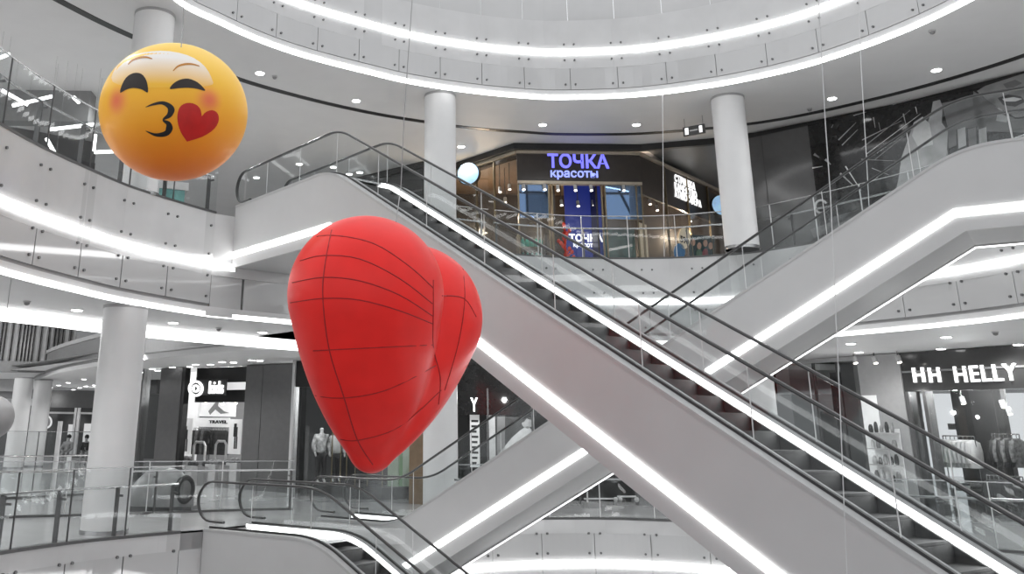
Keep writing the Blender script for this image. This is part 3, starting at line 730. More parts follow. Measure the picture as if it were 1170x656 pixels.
text_on(FC, 'ТОЧКА', 625.5, 176, 695.5, 192.5, .0, .05, .022).build('lettering', bluelet, shop, label='big blue glowing upper line of letters')
text_on(FC, 'красоты', 629, 195.3, 683, 205.5, .0, .05, .015).build('lettering', blue2, shop, label='small pale blue glowing lower line of letters')
for tx, x0, y0, x1, y1 in (('СТРИЖКА', 771, 204, 793, 212.3), ('КАЧЕСТВО', 771, 213.5, 795, 222), ('АТМОСФЕРА', 771, 222.6, 800, 231.5)):
    text_on(FR, tx, x0, y0, x1, y1, -.03, .03, .0, 1.15).build('lettering', whlet, shop, label='white glowing letters on the right wing')
# room behind the glass
mb = MB(); mb.box((1.6, 33.2, Z2), (12.8, 33.4, ZT)); mb.build('inner_wall', brownp, shop)
mb = MB(); mb.prism([(2.35, 31.0, ZT - .25), (4.15, 28.5, ZT - .25), (8.05, 28.5, ZT - .25), (12.5, 33.2, ZT - .25), (2.35, 33.2, ZT - .25)], (0, 0, .12)); mb.build('inner_ceiling', ceilb, shop)
mb = MB(); FC.box(mb, xs[2] + .1, xs[2] + .16, Z2, zsf, -2.6, -.4); FC.box(mb, xs[3] - .1, xs[3] - .04, Z2, zsf, -2.6, -.4); mb.build('inner_partition', brownp, shop)
def spotl(P, label, aim=(0, -.35, -1), r=.055, size=1.0, top=None):
    t = thing('track_spotlight', label, 'spotlight', P)
    a = np.array(aim, float); a /= np.linalg.norm(a); P = np.array(P)
    hd = MB().cyl(P, P + a * .19 * size, r * size, 12).build('lamp_head', lgrey, t, True)
    MB().cyl(P + a * .185 * size, P + a * .20 * size, r * .8 * size, 12).build('lens', spotm, hd)
    MB().cyl((P[0], P[1], top if top and top > P[2] + .05 else P[2] + .14 * size), P, .014 * size, 8).build('bracket', dgrey, t)
    return t
k = 0
for (x, y, d, w) in ((637, 212, .03, 'in the doorway of the beauty shop, upper row left'), (657, 212, .03, 'in the doorway of the beauty shop, upper row middle'), (675, 212, .03, 'in the doorway of the beauty shop, upper row right'),
                  (641, 229, -.9, 'in the doorway of the beauty shop, lower row left'), (660, 230, -.9, 'in the doorway of the beauty shop, lower row middle'), (678, 229, -.9, 'in the doorway of the beauty shop, lower row right'),
                  (598, 211, .03, 'at the top left corner of the left blue window'), (622, 211, .03, 'at the top right corner of the left blue window'), (712, 212, .03, 'over the right blue window of the beauty shop'),
                  (571, 214, -.8, 'in the left wing of the beauty shop, upper left one'), (582, 211, -.6, 'in the left wing of the beauty shop, nearest the blue window'), (577, 226, -1.2, 'in the left wing of the beauty shop, lower one')):
    s_, z_ = FC.sz(x, y, d); spotl(FC.P(s_, z_, d), 'small white track spotlight ' + w, top=(zsf - .09 if d > 0 else ZT - .25))
for (x, y, w) in ((742, 228, 'left one'), (750, 235, 'right one'), (788, 248, 'lower one')):
    s_, z_ = FR.sz(x, y, -.5); spotl(FR.P(s_, z_, -.5), 'small white track spotlight behind the right wing glass, ' + w, top=ZT - .25)
# blue poster with lettering, standing in the doorway
t = thing('poster_stand', 'tall blue illuminated poster with white lettering in the beauty shop doorway', 'poster', FC.P((xs[2] + xs[3]) / 2, Z2, -1.2))
a, b_, z0, z1 = FC.rect(646, 212, 690, 296, -1.2); mb = MB(); FC.box(mb, a, b_, Z2, z1, -1.26, -1.2); mb.build('panel', bpost, t)
text_on(FC, 'ТОЧКА', 650, 267.5, 689, 276.5, -1.2, .02, .04).build('lettering', whlet, t)
text_on(FC, 'красоты', 655, 278, 682, 284, -1.2, .02, .03).build('lettering', whlet, t)
mb = MB(); FC.box(mb, xs[4] + .05, FC.len, Z2, zz(250), -1.3, -1.2); mb.build('teal_screen', mat('screen_teal', (.03, .13, .13), .35, var=.3), shop)
# red coral ornament
c = FC.P(FC.sz(646, 270, -.5)[0], Z2, -.5)
t = thing('coral_ornament', 'tall red branching ornament beside the blue poster', 'ornament', c)
mb = MB(); rnd = random.Random(3)
mb.tube([c + (0, 0, .1), c + (.05, 0, .5), c + (-.03, 0, 1.0), c + (.04, 0, 1.5)], [.05, .05, .04, .03], 8)
for i in range(16):
    z = .25 + i * .085; an = rnd.uniform(0, 6.28); L = rnd.uniform(.12, .26)
    p1 = c + np.array([math.cos(an) * L, math.sin(an) * L * .5, z + .16]); mb.tube([c + np.array([0, 0, z]), (c + p1) / 2 + (0, 0, z / 2 - .02), p1], [.03, .035, .015], 7); mb.ball(p1, .06, 8, 6, (1, .6, 1.3))
mb.build('branches', redc, t, True); MB().lathe(c, [(.14, 0), (.14, .03), (.05, .1)], 16).build('base', brownp, t, True)
# teal bottles on the shelf behind the left pane
sh = thing('display_shelf', 'dark display shelf with teal bottles behind the lower left pane', 'shelf', FC.P(xs[0] + .5, Z2, -.8))
for z in (Z2 + .05, Z2 + .5, Z2 + .95):
    mb = MB(); FC.box(mb, .08, xs[1] - .06, z, z + .03, -1.0, -.45); mb.build('shelf_board', gold, sh)
for s_ in (.06, xs[1] - .06):
    mb = MB(); FC.box(mb, s_ - .02, s_ + .02, Z2, Z2 + 1.4, -1.0, -.45); mb.build('side_panel', brownp, sh)
bt = None
for z in (Z2 + .08, Z2 + .53, Z2 + .98):
    for i in range(5):
        p = FC.P(.2 + i * (xs[1] - .4) / 4, z, -.6)
        if bt is None:
            bt = thing('bottle', 'teal bottle on the shelf behind the lower left pane of the beauty shop', 'bottle', p, 'teal bottles in the beauty shop window')
            MB().lathe(p, [(.055, 0), (.065, .02), (.065, .2), (.03, .26), (.03, .28)], 14).build('body', teal, bt, True); MB().lathe(p + (0, 0, .28), [(.036, 0), (.036, .05)], 12).build('cap', lgrey, bt, True)
        else:
            q = copy_tree(bt); q.location = p
# white cabinet, white star ornament, teal salon chair, sign discs
s_, z_ = FL.sz(572, 275, -.7)
cpos = FL.P(s_, Z2, -.7); t = thing('display_cabinet', 'white display cabinet behind the left wing glass of the beauty shop', 'cabinet', cpos)
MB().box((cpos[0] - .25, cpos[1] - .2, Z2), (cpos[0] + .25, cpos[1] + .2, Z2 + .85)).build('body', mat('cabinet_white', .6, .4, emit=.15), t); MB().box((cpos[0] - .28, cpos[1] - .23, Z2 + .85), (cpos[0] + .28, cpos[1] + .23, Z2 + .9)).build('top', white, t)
s_, z_ = FL.sz(549, 266, -.4); c = FL.P(s_, z_, -.4)
mb = MB()
for i in range(8):
    a = math.pi * 2 * i / 8; mb.tube([c, c + np.array([math.cos(a) * .26, 0.06 * math.sin(3 * a), math.sin(a) * .26])], [.09, .005], 4)
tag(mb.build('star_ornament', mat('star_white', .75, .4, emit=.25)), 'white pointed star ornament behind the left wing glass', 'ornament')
def salon_chair(P, label, yaw):
    t = thing('salon_chair', label, 'chair', P); P = np.array(P); c, s = math.cos(yaw), math.sin(yaw); X = np.array([c, s, 0]); Y = np.array([-s, c, 0]); Zv = (0, 0, 1)
    MB().obox(P, X, Y, Zv, (-.28, .28), (-.27, .27), (.42, .54)).build('seat', teal, t); MB().obox(P, X, Y, Zv, (-.28, .28), (.2, .3), (.5, 1.05)).build('backrest', teal, t)
    for e in (-1, 1): MB().obox(P, X, Y, Zv, (e * .28 - .04, e * .28 + .04), (-.25, .22), (.54, .72)).build('armrest', teal, t)
    MB().lathe(P, [(.24, 0), (.24, .03), (.05, .07), (.045, .42)], 18).build('pedestal', steel, t, True)
s_, z_ = FR.sz(745, 288, -1.0); salon_chair(FR.P(s_, Z2, -1.0), 'teal salon chair behind the right wing glass, beside the white panel', .5)
s_, z_ = FR.sz(758, 288, -1.4); salon_chair(FR.P(s_, Z2, -1.4), 'teal salon chair farther right behind the right wing glass', .9)
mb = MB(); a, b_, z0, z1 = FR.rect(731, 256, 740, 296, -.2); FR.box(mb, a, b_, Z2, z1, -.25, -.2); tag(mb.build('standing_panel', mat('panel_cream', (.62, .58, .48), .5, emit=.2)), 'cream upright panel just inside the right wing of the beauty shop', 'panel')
for fr, x, y, rx, rz, lab in ((FL, 535.5, 199, .36, .36, 'round pale blue lightbox sign beside the column, left of the beauty shop'), (FR, 824, 235, .36, .36, 'round pale blue lightbox sign half hidden behind the right column')):
    s_, z_ = fr.sz(x, y, .5); c = fr.P(s_, z_, .5); nv = np.array([-.35, -.9, 0]) if fr is FL else np.array([.1, -.9, 0]); nv /= np.linalg.norm(nv); side = np.array([nv[1], -nv[0], 0])
    t = thing('lightbox_sign', lab, 'sign', c)
    MB().cyl(c - nv * .09, c + nv * .06, rx + .03, 36).build('case', black, t, True); MB().cyl(c + nv * .05, c + nv * .075, rx, 36).build('lit_face', lbox, t, True); MB().tube([c - nv * .02, c - nv * .5 - np.array([0, 0, 0])], .03, 8).build('arm', black, t)
# stickers and group poster on the right wing glass
def disc_on(fr, x, y, rx, ry, d0, d1, mb, mi=0, n=28):
    return fr.poly(mb, [(x + rx * math.cos(2 * math.pi * i / n), y + ry * math.sin(2 * math.pi * i / n)) for i in range(n)], d0, d1, mi)
t = thing('price_sticker', 'cream oval price sticker reading 590 on the right wing glass', 'sticker', FR.P(*FR.sz(782, 275), .0))
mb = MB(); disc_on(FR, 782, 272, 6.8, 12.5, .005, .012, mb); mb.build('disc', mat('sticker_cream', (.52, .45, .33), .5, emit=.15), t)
text_on(FR, '590', 777.5, 270.5, 786.5, 278.5, .012, .01, .03).build('lettering', pblack, t)
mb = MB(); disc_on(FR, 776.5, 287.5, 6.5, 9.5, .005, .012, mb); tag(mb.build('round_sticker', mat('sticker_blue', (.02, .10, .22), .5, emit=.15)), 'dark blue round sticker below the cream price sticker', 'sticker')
t = thing('group_poster', 'poster of a group of people on the right wing glass of the beauty shop', 'poster', FR.P(*FR.sz(802, 290), .0))
mb = MB(); FR.poly(mb, [(788, 268), (816, 270), (816, 298), (788, 298)], .005, .010); mb.build('backing', tealdk, t)
mb = MB()
for (x, y, mi) in ((792, 277, 0), (799, 281, 0), (806, 278, 0), (812, 281, 0)): disc_on(FR, x, y, 2.5, 4, .011, .014, mb, 0)
for (x, c) in ((792, 1), (799, 2), (806, 3), (812, 1)): FR.poly(mb, [(x - 3.5, 298), (x - 3.5, 288), (x - 1, 284), (x + 1.5, 284), (x + 3.5, 288), (x + 3.5, 298)], .011, .013, c)
mb.build('printed_people', [skin, tealdk, mat('print_green', (.05, .12, .07), .5), mat('print_wine', (.20, .03, .04), .5)], t)
for nm, p, e_ in (('fill_lamp', (3.3, 31.2, 9.0), 160), ('fill_lamp', (4.6, 28.75, 8.5), 45), ('fill_lamp', (3.2, 30.2, 8.2), 45), ('fill_lamp', (9.2, 30.0, 8.2), 45), ('fill_lamp', (9.6, 30.6, 8.6), 60), ('fill_lamp', (6.0, 31.0, 9.5), 60), ('fill_lamp', (10.6, 32.2, 9.0), 130)):  # bare point lamps, some added to brighten the goods near them
    l = bpy.data.lights.new(nm, 'POINT'); l.energy = e_; l.color = (1, .82, .62); l.shadow_soft_size = .08; o = bpy.data.objects.new(nm, l); o.location = p; COL.objects.link(o)
# beam at the shop line, dark corridor, dark wall to the left
struct(MB().band([(-1.6, 33.3), (1.2, 30.55), (2.25, 30.85), (4.05, 28.28), (8.1, 28.2), (10.06, 27.48), (11.3, 26.75), (14.3, 23.9), (16.9, 20.3), (18, 17)], ZB3 - .2, ZB3 - .001, -.08, .08).build('trim_13', black))
struct(MB().prism([(8.2, 28.3, ZB3 - .06), (10.3, 27.5, ZB3 - .06), (18, 36, ZB3 - .06), (12.6, 34.5, ZB3 - .06)], (0, 0, .05)).build('ceiling', mat('corridor_ceiling', .13, .4)))
FD = Frame((-2.2, 33.8), (1.25, 30.6))
t = thing('dark_shopfront', 'dark closed shop front behind the top of the front escalator', 'shop', FD.P(2, Z2, 0))
mb = MB(); FD.box(mb, 0, FD.len, Z2, ZB3 - .2, -.2, 0); mb.build('front', mat('dark_front', .05, .2), t)
mb = MB(); FD.box(mb, .1, FD.len - .1, ZB3 - 1.0, ZB3 - .94, 0, .03); mb.build('rail_trim', dgrey, t)
# ================================================================== MIDDLE LEVEL, RIGHT: DARK WALL AND BILLBOARD; LEFT: BACKGROUND
FW = Frame((10.35, 27.35), (17.2, 20.0))
sb = FW.sz(925, 160)[0]
t = thing('dark_glass_wall', 'plain dark grey shop wall between the right column and the billboard', 'wall panel', FW.P(sb / 2, Z2, 0))
mb = MB(); FW.box(mb, 0, sb, Z2, ZB3 - .21, -.25, 0); mb.build('panel', mat('dark_glass_panel', .075, .12, spec=.7), t)
mb = MB(); FW.box(mb, sb * .48, sb * .48 + .015, Z2, ZB3 - .21, 0, .004); mb.build('joint', black, t)
t = thing('billboard', 'huge dark printed advertisement with a raised hand, sparks and half a face at upper right', 'billboard', FW.P(sb + 2.5, Z2, 0))
mb = MB(); FW.box(mb, sb, FW.len + 2, Z2, ZB3 - .21, -.2, .01); mb.build('board', blackg, t)
pr = [mat('print_grey_%d' % i, c, .5, var=.18, scale=2.5) for i, c in enumerate((.04, .10, .18, .30, .50))]
mb = MB(); L = lambda pts, m, d=.012: FW.poly(mb, pts, d - .002, d, m)
# raised hand holding a pale bottle
mb.v, mb.f, mb.mi = [], [], []
L([(1018, 235), (1026, 208), (1030, 180), (1037, 160), (1044, 140), (1054, 133), (1060, 140), (1064, 128), (1066, 116), (1074, 114), (1077, 122), (1076, 140), (1083, 150), (1082, 175), (1074, 200), (1060, 220)], 3)
L([(1060, 220), (1074, 200), (1083, 170), (1083, 195), (1072, 215)], 2, .014)
L([(1046, 140), (1054, 134), (1062, 141), (1066, 165), (1050, 170), (1042, 155)], 4, .014)
# striped sleeve blocks
for i, x in enumerate((1083, 1094, 1106, 1118)):
    L([(x, 148), (x + 9, 145), (x + 10, 166), (x + 1, 170)], (1, 3, 1, 3)[i], .014)
L([(1076, 118), (1110, 110), (1136, 112), (1142, 140), (1084, 150)], 1, .013)
# lower half of a face and shoulder
L([(1116, 104), (1126, 98), (1182, 80), (1185, 132), (1160, 134), (1142, 124), (1128, 114)], 2, .013)
L([(1140, 112), (1152, 108), (1166, 110), (1172, 116), (1160, 122), (1146, 120)], 0, .015); L([(1145, 113), (1158, 111), (1168, 113), (1160, 116), (1148, 116)], 4, .016)
L([(1146, 96), (1160, 91), (1168, 95), (1158, 100), (1150, 101)], 1, .015)
L([(1112, 104), (1128, 114), (1142, 126), (1160, 136), (1185, 134), (1185, 152), (1122, 150), (1112, 140)], 1, .012); L([(1140, 128), (1152, 134), (1150, 140), (1138, 138)], 3, .014)
# sparks
rs = random.Random(5)
for (x0, y0, x1, y1, w) in ((958, 160, 978, 140, 1.4), (962, 166, 980, 148, 1.2), (984, 170, 1040, 126, 1.3), (990, 176, 1052, 130, 1.0), (985, 160, 1030, 138, 1.1), (1000, 182, 1040, 150, .9), (998, 134, 1000, 146, 1.2), (1004, 140, 1006, 150, 1), (1032, 130, 1035, 142, 1.3), (1046, 122, 1048, 130, 1), (960, 198, 975, 212, 2.2), (966, 190, 984, 218, 1.6), (984, 182, 1024, 184, 1.2), (996, 192, 1016, 200, .9), (930, 176, 936, 180, 3), (943, 182, 949, 188, 3), (928, 192, 940, 190, 1.5), (950, 146, 952, 142, 1), (1020, 120, 1040, 112, .8), (975, 132, 990, 128, .8)):
    dx, dy = x1 - x0, y1 - y0; l = math.hypot(dx, dy); nx, ny = -dy / l * w * .5, dx / l * w * .5
    L([(x0 + nx, y0 + ny), (x1 + nx * .4, y1 + ny * .4), (x1 - nx * .4, y1 - ny * .4), (x0 - nx, y0 - ny)], rs.choice((2, 3, 3, 4)), .0125)
ring = [(938 + 8 * math.cos(a), 236 + 8.5 * math.sin(a)) for a in np.linspace(.5, 5.8, 22)]; inn = [(938 + 5.4 * math.cos(a), 236 + 6 * math.sin(a)) for a in np.linspace(.5, 5.8, 22)]
L(ring + inn[::-1], 4, .013)
L([(890, 262), (905, 254), (925, 256), (940, 262), (925, 268), (900, 268)], 3, .013) if False else None
L([(946, 250), (990, 236), (1000, 242), (950, 258)], 1, .0125); L([(926, 262), (960, 250), (972, 256), (930, 272)], 2, .0125)
mb.build('print', pr, t)
# left background of the middle level
FU = Frame((-23, 19.5), (-9.6, 28.9))
t = thing('background_shopfront', 'dim shop row on the middle level behind the left balcony railing', 'shop', FU.P(8, Z2, 0))
mb = MB(); FU.box(mb, 0, FU.len, Z2, ZB3, -.3, 0); mb.build('wall', mat('dim_wall', .14, .5), t)
mb = MB(); FU.box(mb, 0, FU.len, Z2 + 3.0, Z2 + 3.5, 0, .08); mb.build('sign_band', dgrey, t)
mb = MB(); FU.box(mb, 0, FU.len, Z2 + 1.5, Z2 + 1.9, 0, .05); mb.build('dark_band', dgrey, t)
for i in range(4):
    mb = MB(); FU.box(mb, 1.2 + i * 3.4, 3.8 + i * 3.4, Z2, Z2 + 2.9, .0, .03); mb.build('window_pane', shopglass if False else dgrey, t)
TE = Frame((-9.9, 27), (-6.2, 28.4))
t = thing('glass_kiosk', 'teal tinted glass kiosk behind the left balcony, just under the yellow balloon', 'kiosk', TE.P(1.8, Z2, 0))
tg = mat('kiosk_teal', (.10, .24, .23), .15, var=.2)
for i in range(3):
    mb = MB(); TE.box(mb, i * 1.25 + .03, i * 1.25 + 1.2, Z2, Z2 + 2.5, -.05, 0); mb.build('panel', tg if i != 1 else mat('kiosk_pale', (.55, .62, .62), .3), t)
mb = MB(); TE.box(mb, -.05, 3.8, Z2 + 2.5, Z2 + 2.75, -.9, .05); mb.build('canopy', lgrey, t)
for k, (x0, y0, x1, y1, d) in enumerate(((14, 121, 60, 110, 22), (57, 148, 108, 142, 22), (53, 158, 64, 178, 21.5), (2, 103, 32, 120, 22.5), (0, 66, 10, 62, 20), (84, 111, 90, 117, 22), (109, 154, 107, 172, 23), (108, 174, 134, 173, 23))):  # reflections of the escalator light lines, built as hanging glowing bars
    P0, P1 = pd(x0, y0, d), pd(x1, y1, d + .3)
    t = thing('reflection_bar', '%s slim white glowing bar, a light-line reflection built behind the left middle balcony, counted from the left' % ORD[[2, 4, 3, 1, 0, 5, 7, 6][k]], 'reflection', (P0 + P1) / 2)
    MB().tube([P0, P1], .045, 8).build('tube', leds, t)
    for q in (P0, P1): MB().tube([q, (q[0], q[1], ZB3)], .003, 5).build('hanger', cable_m, t)
drop = struct(MB().box((-19, 24, ZB3 - .9), (-8.3, 24.5, ZB3)).build('trim_14', mgrey))
# ================================================================== LOWER LEVEL, RIGHT: SPORTSWEAR SHOP AND NEIGHBOURS
FH = Frame((12.3, 32.0), (18.0, 20.1))
H = lambda x, y=450, d=0: FH.sz(x, y, d)[0]
hx0 = H(1034)
whlet2 = mat('letter_soft_white', (1, 1, 1), .4, emit=.95, var=0)
hell = thing('sportswear_shop', 'dark sportswear shop front with white HH HELLY lettering at right', 'shop', FH.P(hx0 + 2.5, 0, 0))
ztop = ZB2 - .02; zs = FH.sz(1090, 446)[1]
mb = MB(); FH.box(mb, hx0, FH.len, zs, ztop, -.3, 0); mb.build('sign_fascia', mat('shop_fascia_dark', .045, .15, spec=.7), hell)
mb = MB(); FH.box(mb, hx0, FH.len, ztop - .55, ztop - .5, 0, .03); mb.build('trim_line', mgrey, hell)
text_on(FH, 'HELLY', 1091, 417, 1163.5, 436, .0, .06, .012, 1.14).build('lettering', whlet2, hell)
for tx, x0, x1 in (('H', 1044, 1057), ('H', 1062, 1075)):
    text_on(FH, tx, x0, 420, x1, 437, .0, .06, .02).build('emblem_letter', whlet2, hell)
xa, xb = H(1056), H(1180)
mb = MB(); FH.box(mb, hx0, hx0 + .12, 0, zs, -.3, .02); FH.box(mb, xa - .05, xa + .05, 0, zs, -.3, .02); mb.build('door_jamb', dgrey, hell)
for a, b in ((hx0 + .12, xa - .05), (xa + .05, H(1132)), (H(1133), FH.len)):
    mb = MB(); FH.box(mb, a, b, 0, zs, -.06, -.045); mb.build('window_pane', shopglass, hell)
wl = mat('shop_wall_grey', .42, .6); wd = mat('shop_wall_dark', .06, .5)
mb = MB(); FH.box(mb, hx0, H(1090) , 0, ztop, -2.2, -2.0); mb.build('inner_wall', wd, hell)
mb = MB(); FH.box(mb, H(1075), FH.len + 3, 0, ztop, -4.4, -4.2); mb.build('inner_wall', wl, hell)
mb = MB(); FH.box(mb, hx0, FH.len + 3, ztop - .3, ztop - .2, -4.4, -.3); mb.build('inner_ceiling', mgrey, hell)
mb = MB(); FH.box(mb, H(1128) , H(1142), 0, ztop, -4.2, -3.5); mb.build('inner_pier', lgrey, hell)
def jacket(P, X, Y, m, label, group, w=.5, h=.75):
    t = thing('jacket', label, 'jacket', P, group); P = np.array(P)
    mb = MB(); prof = [(0, .10, .06), (-.05, .22, .08), (-.10, w * .5, .09), (-.3, w * .48, .12), (-h, w * .5, .13)]
    rings = []; n = 12
    for z, a, b in prof:
        rings.append([P + X * (a * math.cos(2 * math.pi * k / n)) + Y * (b * math.sin(2 * math.pi * k / n)) + np.array([0, 0, z]) for k in range(n)])
    vs = [p for r in rings for p in r]; fs = [(i * n + k, i * n + (k + 1) % n, (i + 1) * n + (k + 1) % n, (i + 1) * n + k) for i in range(len(prof) - 1) for k in range(n)] + [tuple(range(n)), tuple(range((len(prof) - 1) * n, len(prof) * n))]
    mb.add(vs, fs); mb.build('body', m, t, True)
    for s in (-1, 1): MB().tube([P + X * s * .2 + (0, 0, -.09), P + X * s * .29 + (0, 0, -.35), P + X * s * .28 + (0, 0, -.62)], [.085, .075, .055], 8).build('sleeve', m, t, True)
    MB().tube([P + X * .18 + (0, 0, -.06), P + (0, 0, .0), P + (0, 0, .07), P + Y * .03 + (0, 0, .10)], .012, 6).build('hanger', steel, t)
    return t
jw = mat('jacket_white', .62, .7, var=.1); jd = mat('jacket_dark', .03, .6, var=.4, scale=14); jg = mat('jacket_grey', .16, .6, var=.5, scale=12)
def rack(P0, P1, z, label, feet=0.0):
    P0, P1 = np.array(P0, float), np.array(P1, float); c = (P0 + P1) / 2; t = thing('clothes_rack', label, 'rack', (c[0], c[1], feet))
    MB().tube([(P0[0], P0[1], z), (P1[0], P1[1], z)], .016, 8).build('rail', steel, t)
    d = (P1 - P0)[:2]; d /= np.linalg.norm(d); nn = np.array([-d[1], d[0]])
    for P in (P0, P1):
        MB().tube([(P[0], P[1], feet), (P[0], P[1], z)], .016, 8).build('upright', steel, t)
        MB().tube([(P[0] - nn[0] * .22, P[1] - nn[1] * .22, feet + .02), (P[0] + nn[0] * .22, P[1] + nn[1] * .22, feet + .02)], .016, 8).build('foot', steel, t)
    return t, np.array([nn[0], nn[1], 0]), np.array([d[0], d[1], 0])
def rack_px(x0, x1, y, d, label, mats, jl, grp, n, spread=1.0):
    a, z = FH.sz(x0, y, d); b, _ = FH.sz(x1, y, d); P0, P1 = FH.P(a, 0, d), FH.P(b, 0, d)
    t, X, Y = rack(P0, P1, z, label)
    for i in range(n):
        q = P0 + (P1 - P0) * ((i + .7) / (n + .4)); q[2] = z - .1; mi = mats[i % len(mats)]
        jacket(q, X, Y, mi, jl, grp)
    return z
rack_px(1077, 1113, 498, -1.5, 'steel clothes rack with pale jackets inside the sportswear shop', [jw], 'pale jacket hanging on the left rack of the sportswear shop', 'pale jackets on the left rack', 7)
rack_px(1133, 1164, 496, -1.6, 'steel clothes rack with dark jackets at the right edge', [jd, jg], 'dark patterned jacket hanging on the right rack of the sportswear shop', 'dark jackets on the right rack', 6)
rack_px(1127, 1168, 543, -.9, 'low steel rack with dark trousers in front of the dark jackets', [jd], 'dark garment hanging on the low rack at the right edge', 'dark garments on the low rack', 8)
for (x0, x1, y0, y1, d, w) in ((1083, 1116, 484, 491, -2.6, 'left'), (1122, 1142, 486, 492, -2.6, 'right')):
    mb = MB(); FH.pbox(mb, x0, y0, x1, y1, d - .04, d); tag(mb.build('rack_header', lgrey), 'light grey header board above the %s clothes rack' % w, 'sign')
# low display table with folded clothes behind the glass
a, b, z0, z1 = FH.rect(1096, 562, 1124, 590, -.9)
t = thing('display_table', 'low dark display table between the racks of the sportswear shop', 'table', FH.P((a + b) / 2, 0, -.9))
mb = MB(); FH.box(mb, a, b, .62, .68, -1.3, -.6); mb.build('table_top', dgrey, t)
for s_ in (a + .05, b - .05):
    for d in (-1.25, -.65): mb = MB(); FH.box(mb, s_ - .02, s_ + .02, 0, .62, d - .02, d + .02); mb.build('leg', dsteel, t)
for i in range(3):
    for j in range(2):
        s_ = a + (i + .5) * (b - a) / 3; mb = MB(); FH.box(mb, s_ - .12, s_ + .12, .68 + j * .07, .745 + j * .07, -1.1, -.8); tag(mb.build('folded_sweater', (jg, jw, jd)[(i + j) % 3]), 'folded sweater stacked on the low display table', 'sweater', 'folded sweaters on the display table')
# neighbouring unit to the left: dark windows, bright display pier
nb = thing('corner_shop', 'shop with dark windows and pale pier left of the sportswear shop', 'shop', FH.P(H(960), 0, 0))
a0 = H(903); a1 = H(985)
mb = MB(); FH.box(mb, a1, hx0, 0, ztop, -.4, .05); mb.build('pier', mat('pier_grey', .36, .5), nb)
mb = MB(); FH.box(mb, a1 - .02, a1 + .5, 0, FH.sz(990, 452)[1], .05, .07); mb.build('pier_light_panel', mat('lit_panel', .7, .5, emit=.35), nb)
for x0, x1 in ((903, 931), (933, 958), (960, 984)):
    mb = MB(); FH.box(mb, H(x0), H(x1), 0, ztop - .1, -.05, -.035); mb.build('window_pane', shopglass, nb)
    mb = MB(); FH.box(mb, H(x1), H(x1) + .06, 0, ztop - .1, -.08, .0); mb.build('mullion', dgrey, nb)
mb = MB(); FH.box(mb, a0 - .4, a1, 0, ztop, -2.6, -2.4); mb.build('inner_wall', wd, nb)
mb = MB(); FH.box(mb, H(933), H(948), 0, ztop - .1, -1.6, -1.2); mb.build('inner_pier', mgrey, nb)
mb = MB(); FH.box(mb, a0, hx0, ztop - .12, ztop, -.1, .02); mb.build('head_rail', lgrey, nb)
mb = MB(); FH.pbox(mb, 940, 470, 957, 520, -1.15, -1.1); mb.build('wall_picture', mgrey, nb)
t = thing('shelf_display', 'bright shelf display with small goods in front of the pale pier', 'shelf', FH.P(H(1018), 0, .3))
a, b, z0, z1 = FH.rect(1003, 490, 1034, 585, .1)
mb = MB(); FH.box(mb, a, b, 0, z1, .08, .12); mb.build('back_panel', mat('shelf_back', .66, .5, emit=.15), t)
for i in range(5):
    mb = MB(); FH.box(mb, a, b, .35 + i * (z1 - .4) / 4.2, .38 + i * (z1 - .4) / 4.2, .12, .42); mb.build('shelf_board', lgrey, t)
rg = random.Random(11); gm = [mat('goods_%d' % i, c, .5, var=.3) for i, c in enumerate((.03, .25, .6))]
for i in range(5):
    for j in range(5):
        z = .38 + i * (z1 - .4) / 4.2; s_ = a + (j + .5) * (b - a) / 5; hh = rg.uniform(.14, .34); ww = (b - a) / 5 * rg.uniform(.3, .45)
        c = FH.P(s_, z, .27); tag(MB().lathe(c, [(ww * .8, 0), (ww, hh * .3), (ww * .9, hh * .7), (ww * .5, hh)], 10).build('shoe_box' if False else 'ornament', gm[rg.randrange(3)], None, True), 'small vase-like ornament on the bright shelf display', 'ornament', 'ornaments on the bright shelf display')
def lampl(P, e, col=(1, 1, 1), r=.06):
    l = bpy.data.lights.new('fill_lamp', 'POINT'); l.energy = e; l.color = col; l.shadow_soft_size = r; o = bpy.data.objects.new('fill_lamp', l); o.location = tuple(P); COL.objects.link(o)  # bare point lamp with no fitting, added as fill
lampl(FH.P(H(1095), 2.9, -.5), 90); lampl(FH.P(H(1150), 3.3, -1.0), 70); lampl(FH.P(H(1125), 3.3, -3.0), 90); lampl(FH.P(H(1060), 3.2, -1.2), 15); lampl(FH.P(H(945), 3.4, -1.4), 15); lampl(FH.P(H(1018), 3.2, 1.4), 14)
for k, (x, y, d) in enumerate(((1099, 458, -1.0), (1145, 462, -1.0), (1152, 470, -1.4), (1061, 472, -.5), (976, 412, .5), (999, 412, .5), (1026, 411, .5))):
    s_, z_ = FH.sz(x, y, d); spotl(FH.P(s_, z_ + .1, d), top=(ZB2 if d > 0 else ztop - .3), label='%s track spotlight from the left in the lower right shops' % ORD[[5, 6, 7, 3, 0, 1, 2][k] if False else k], r=.07)
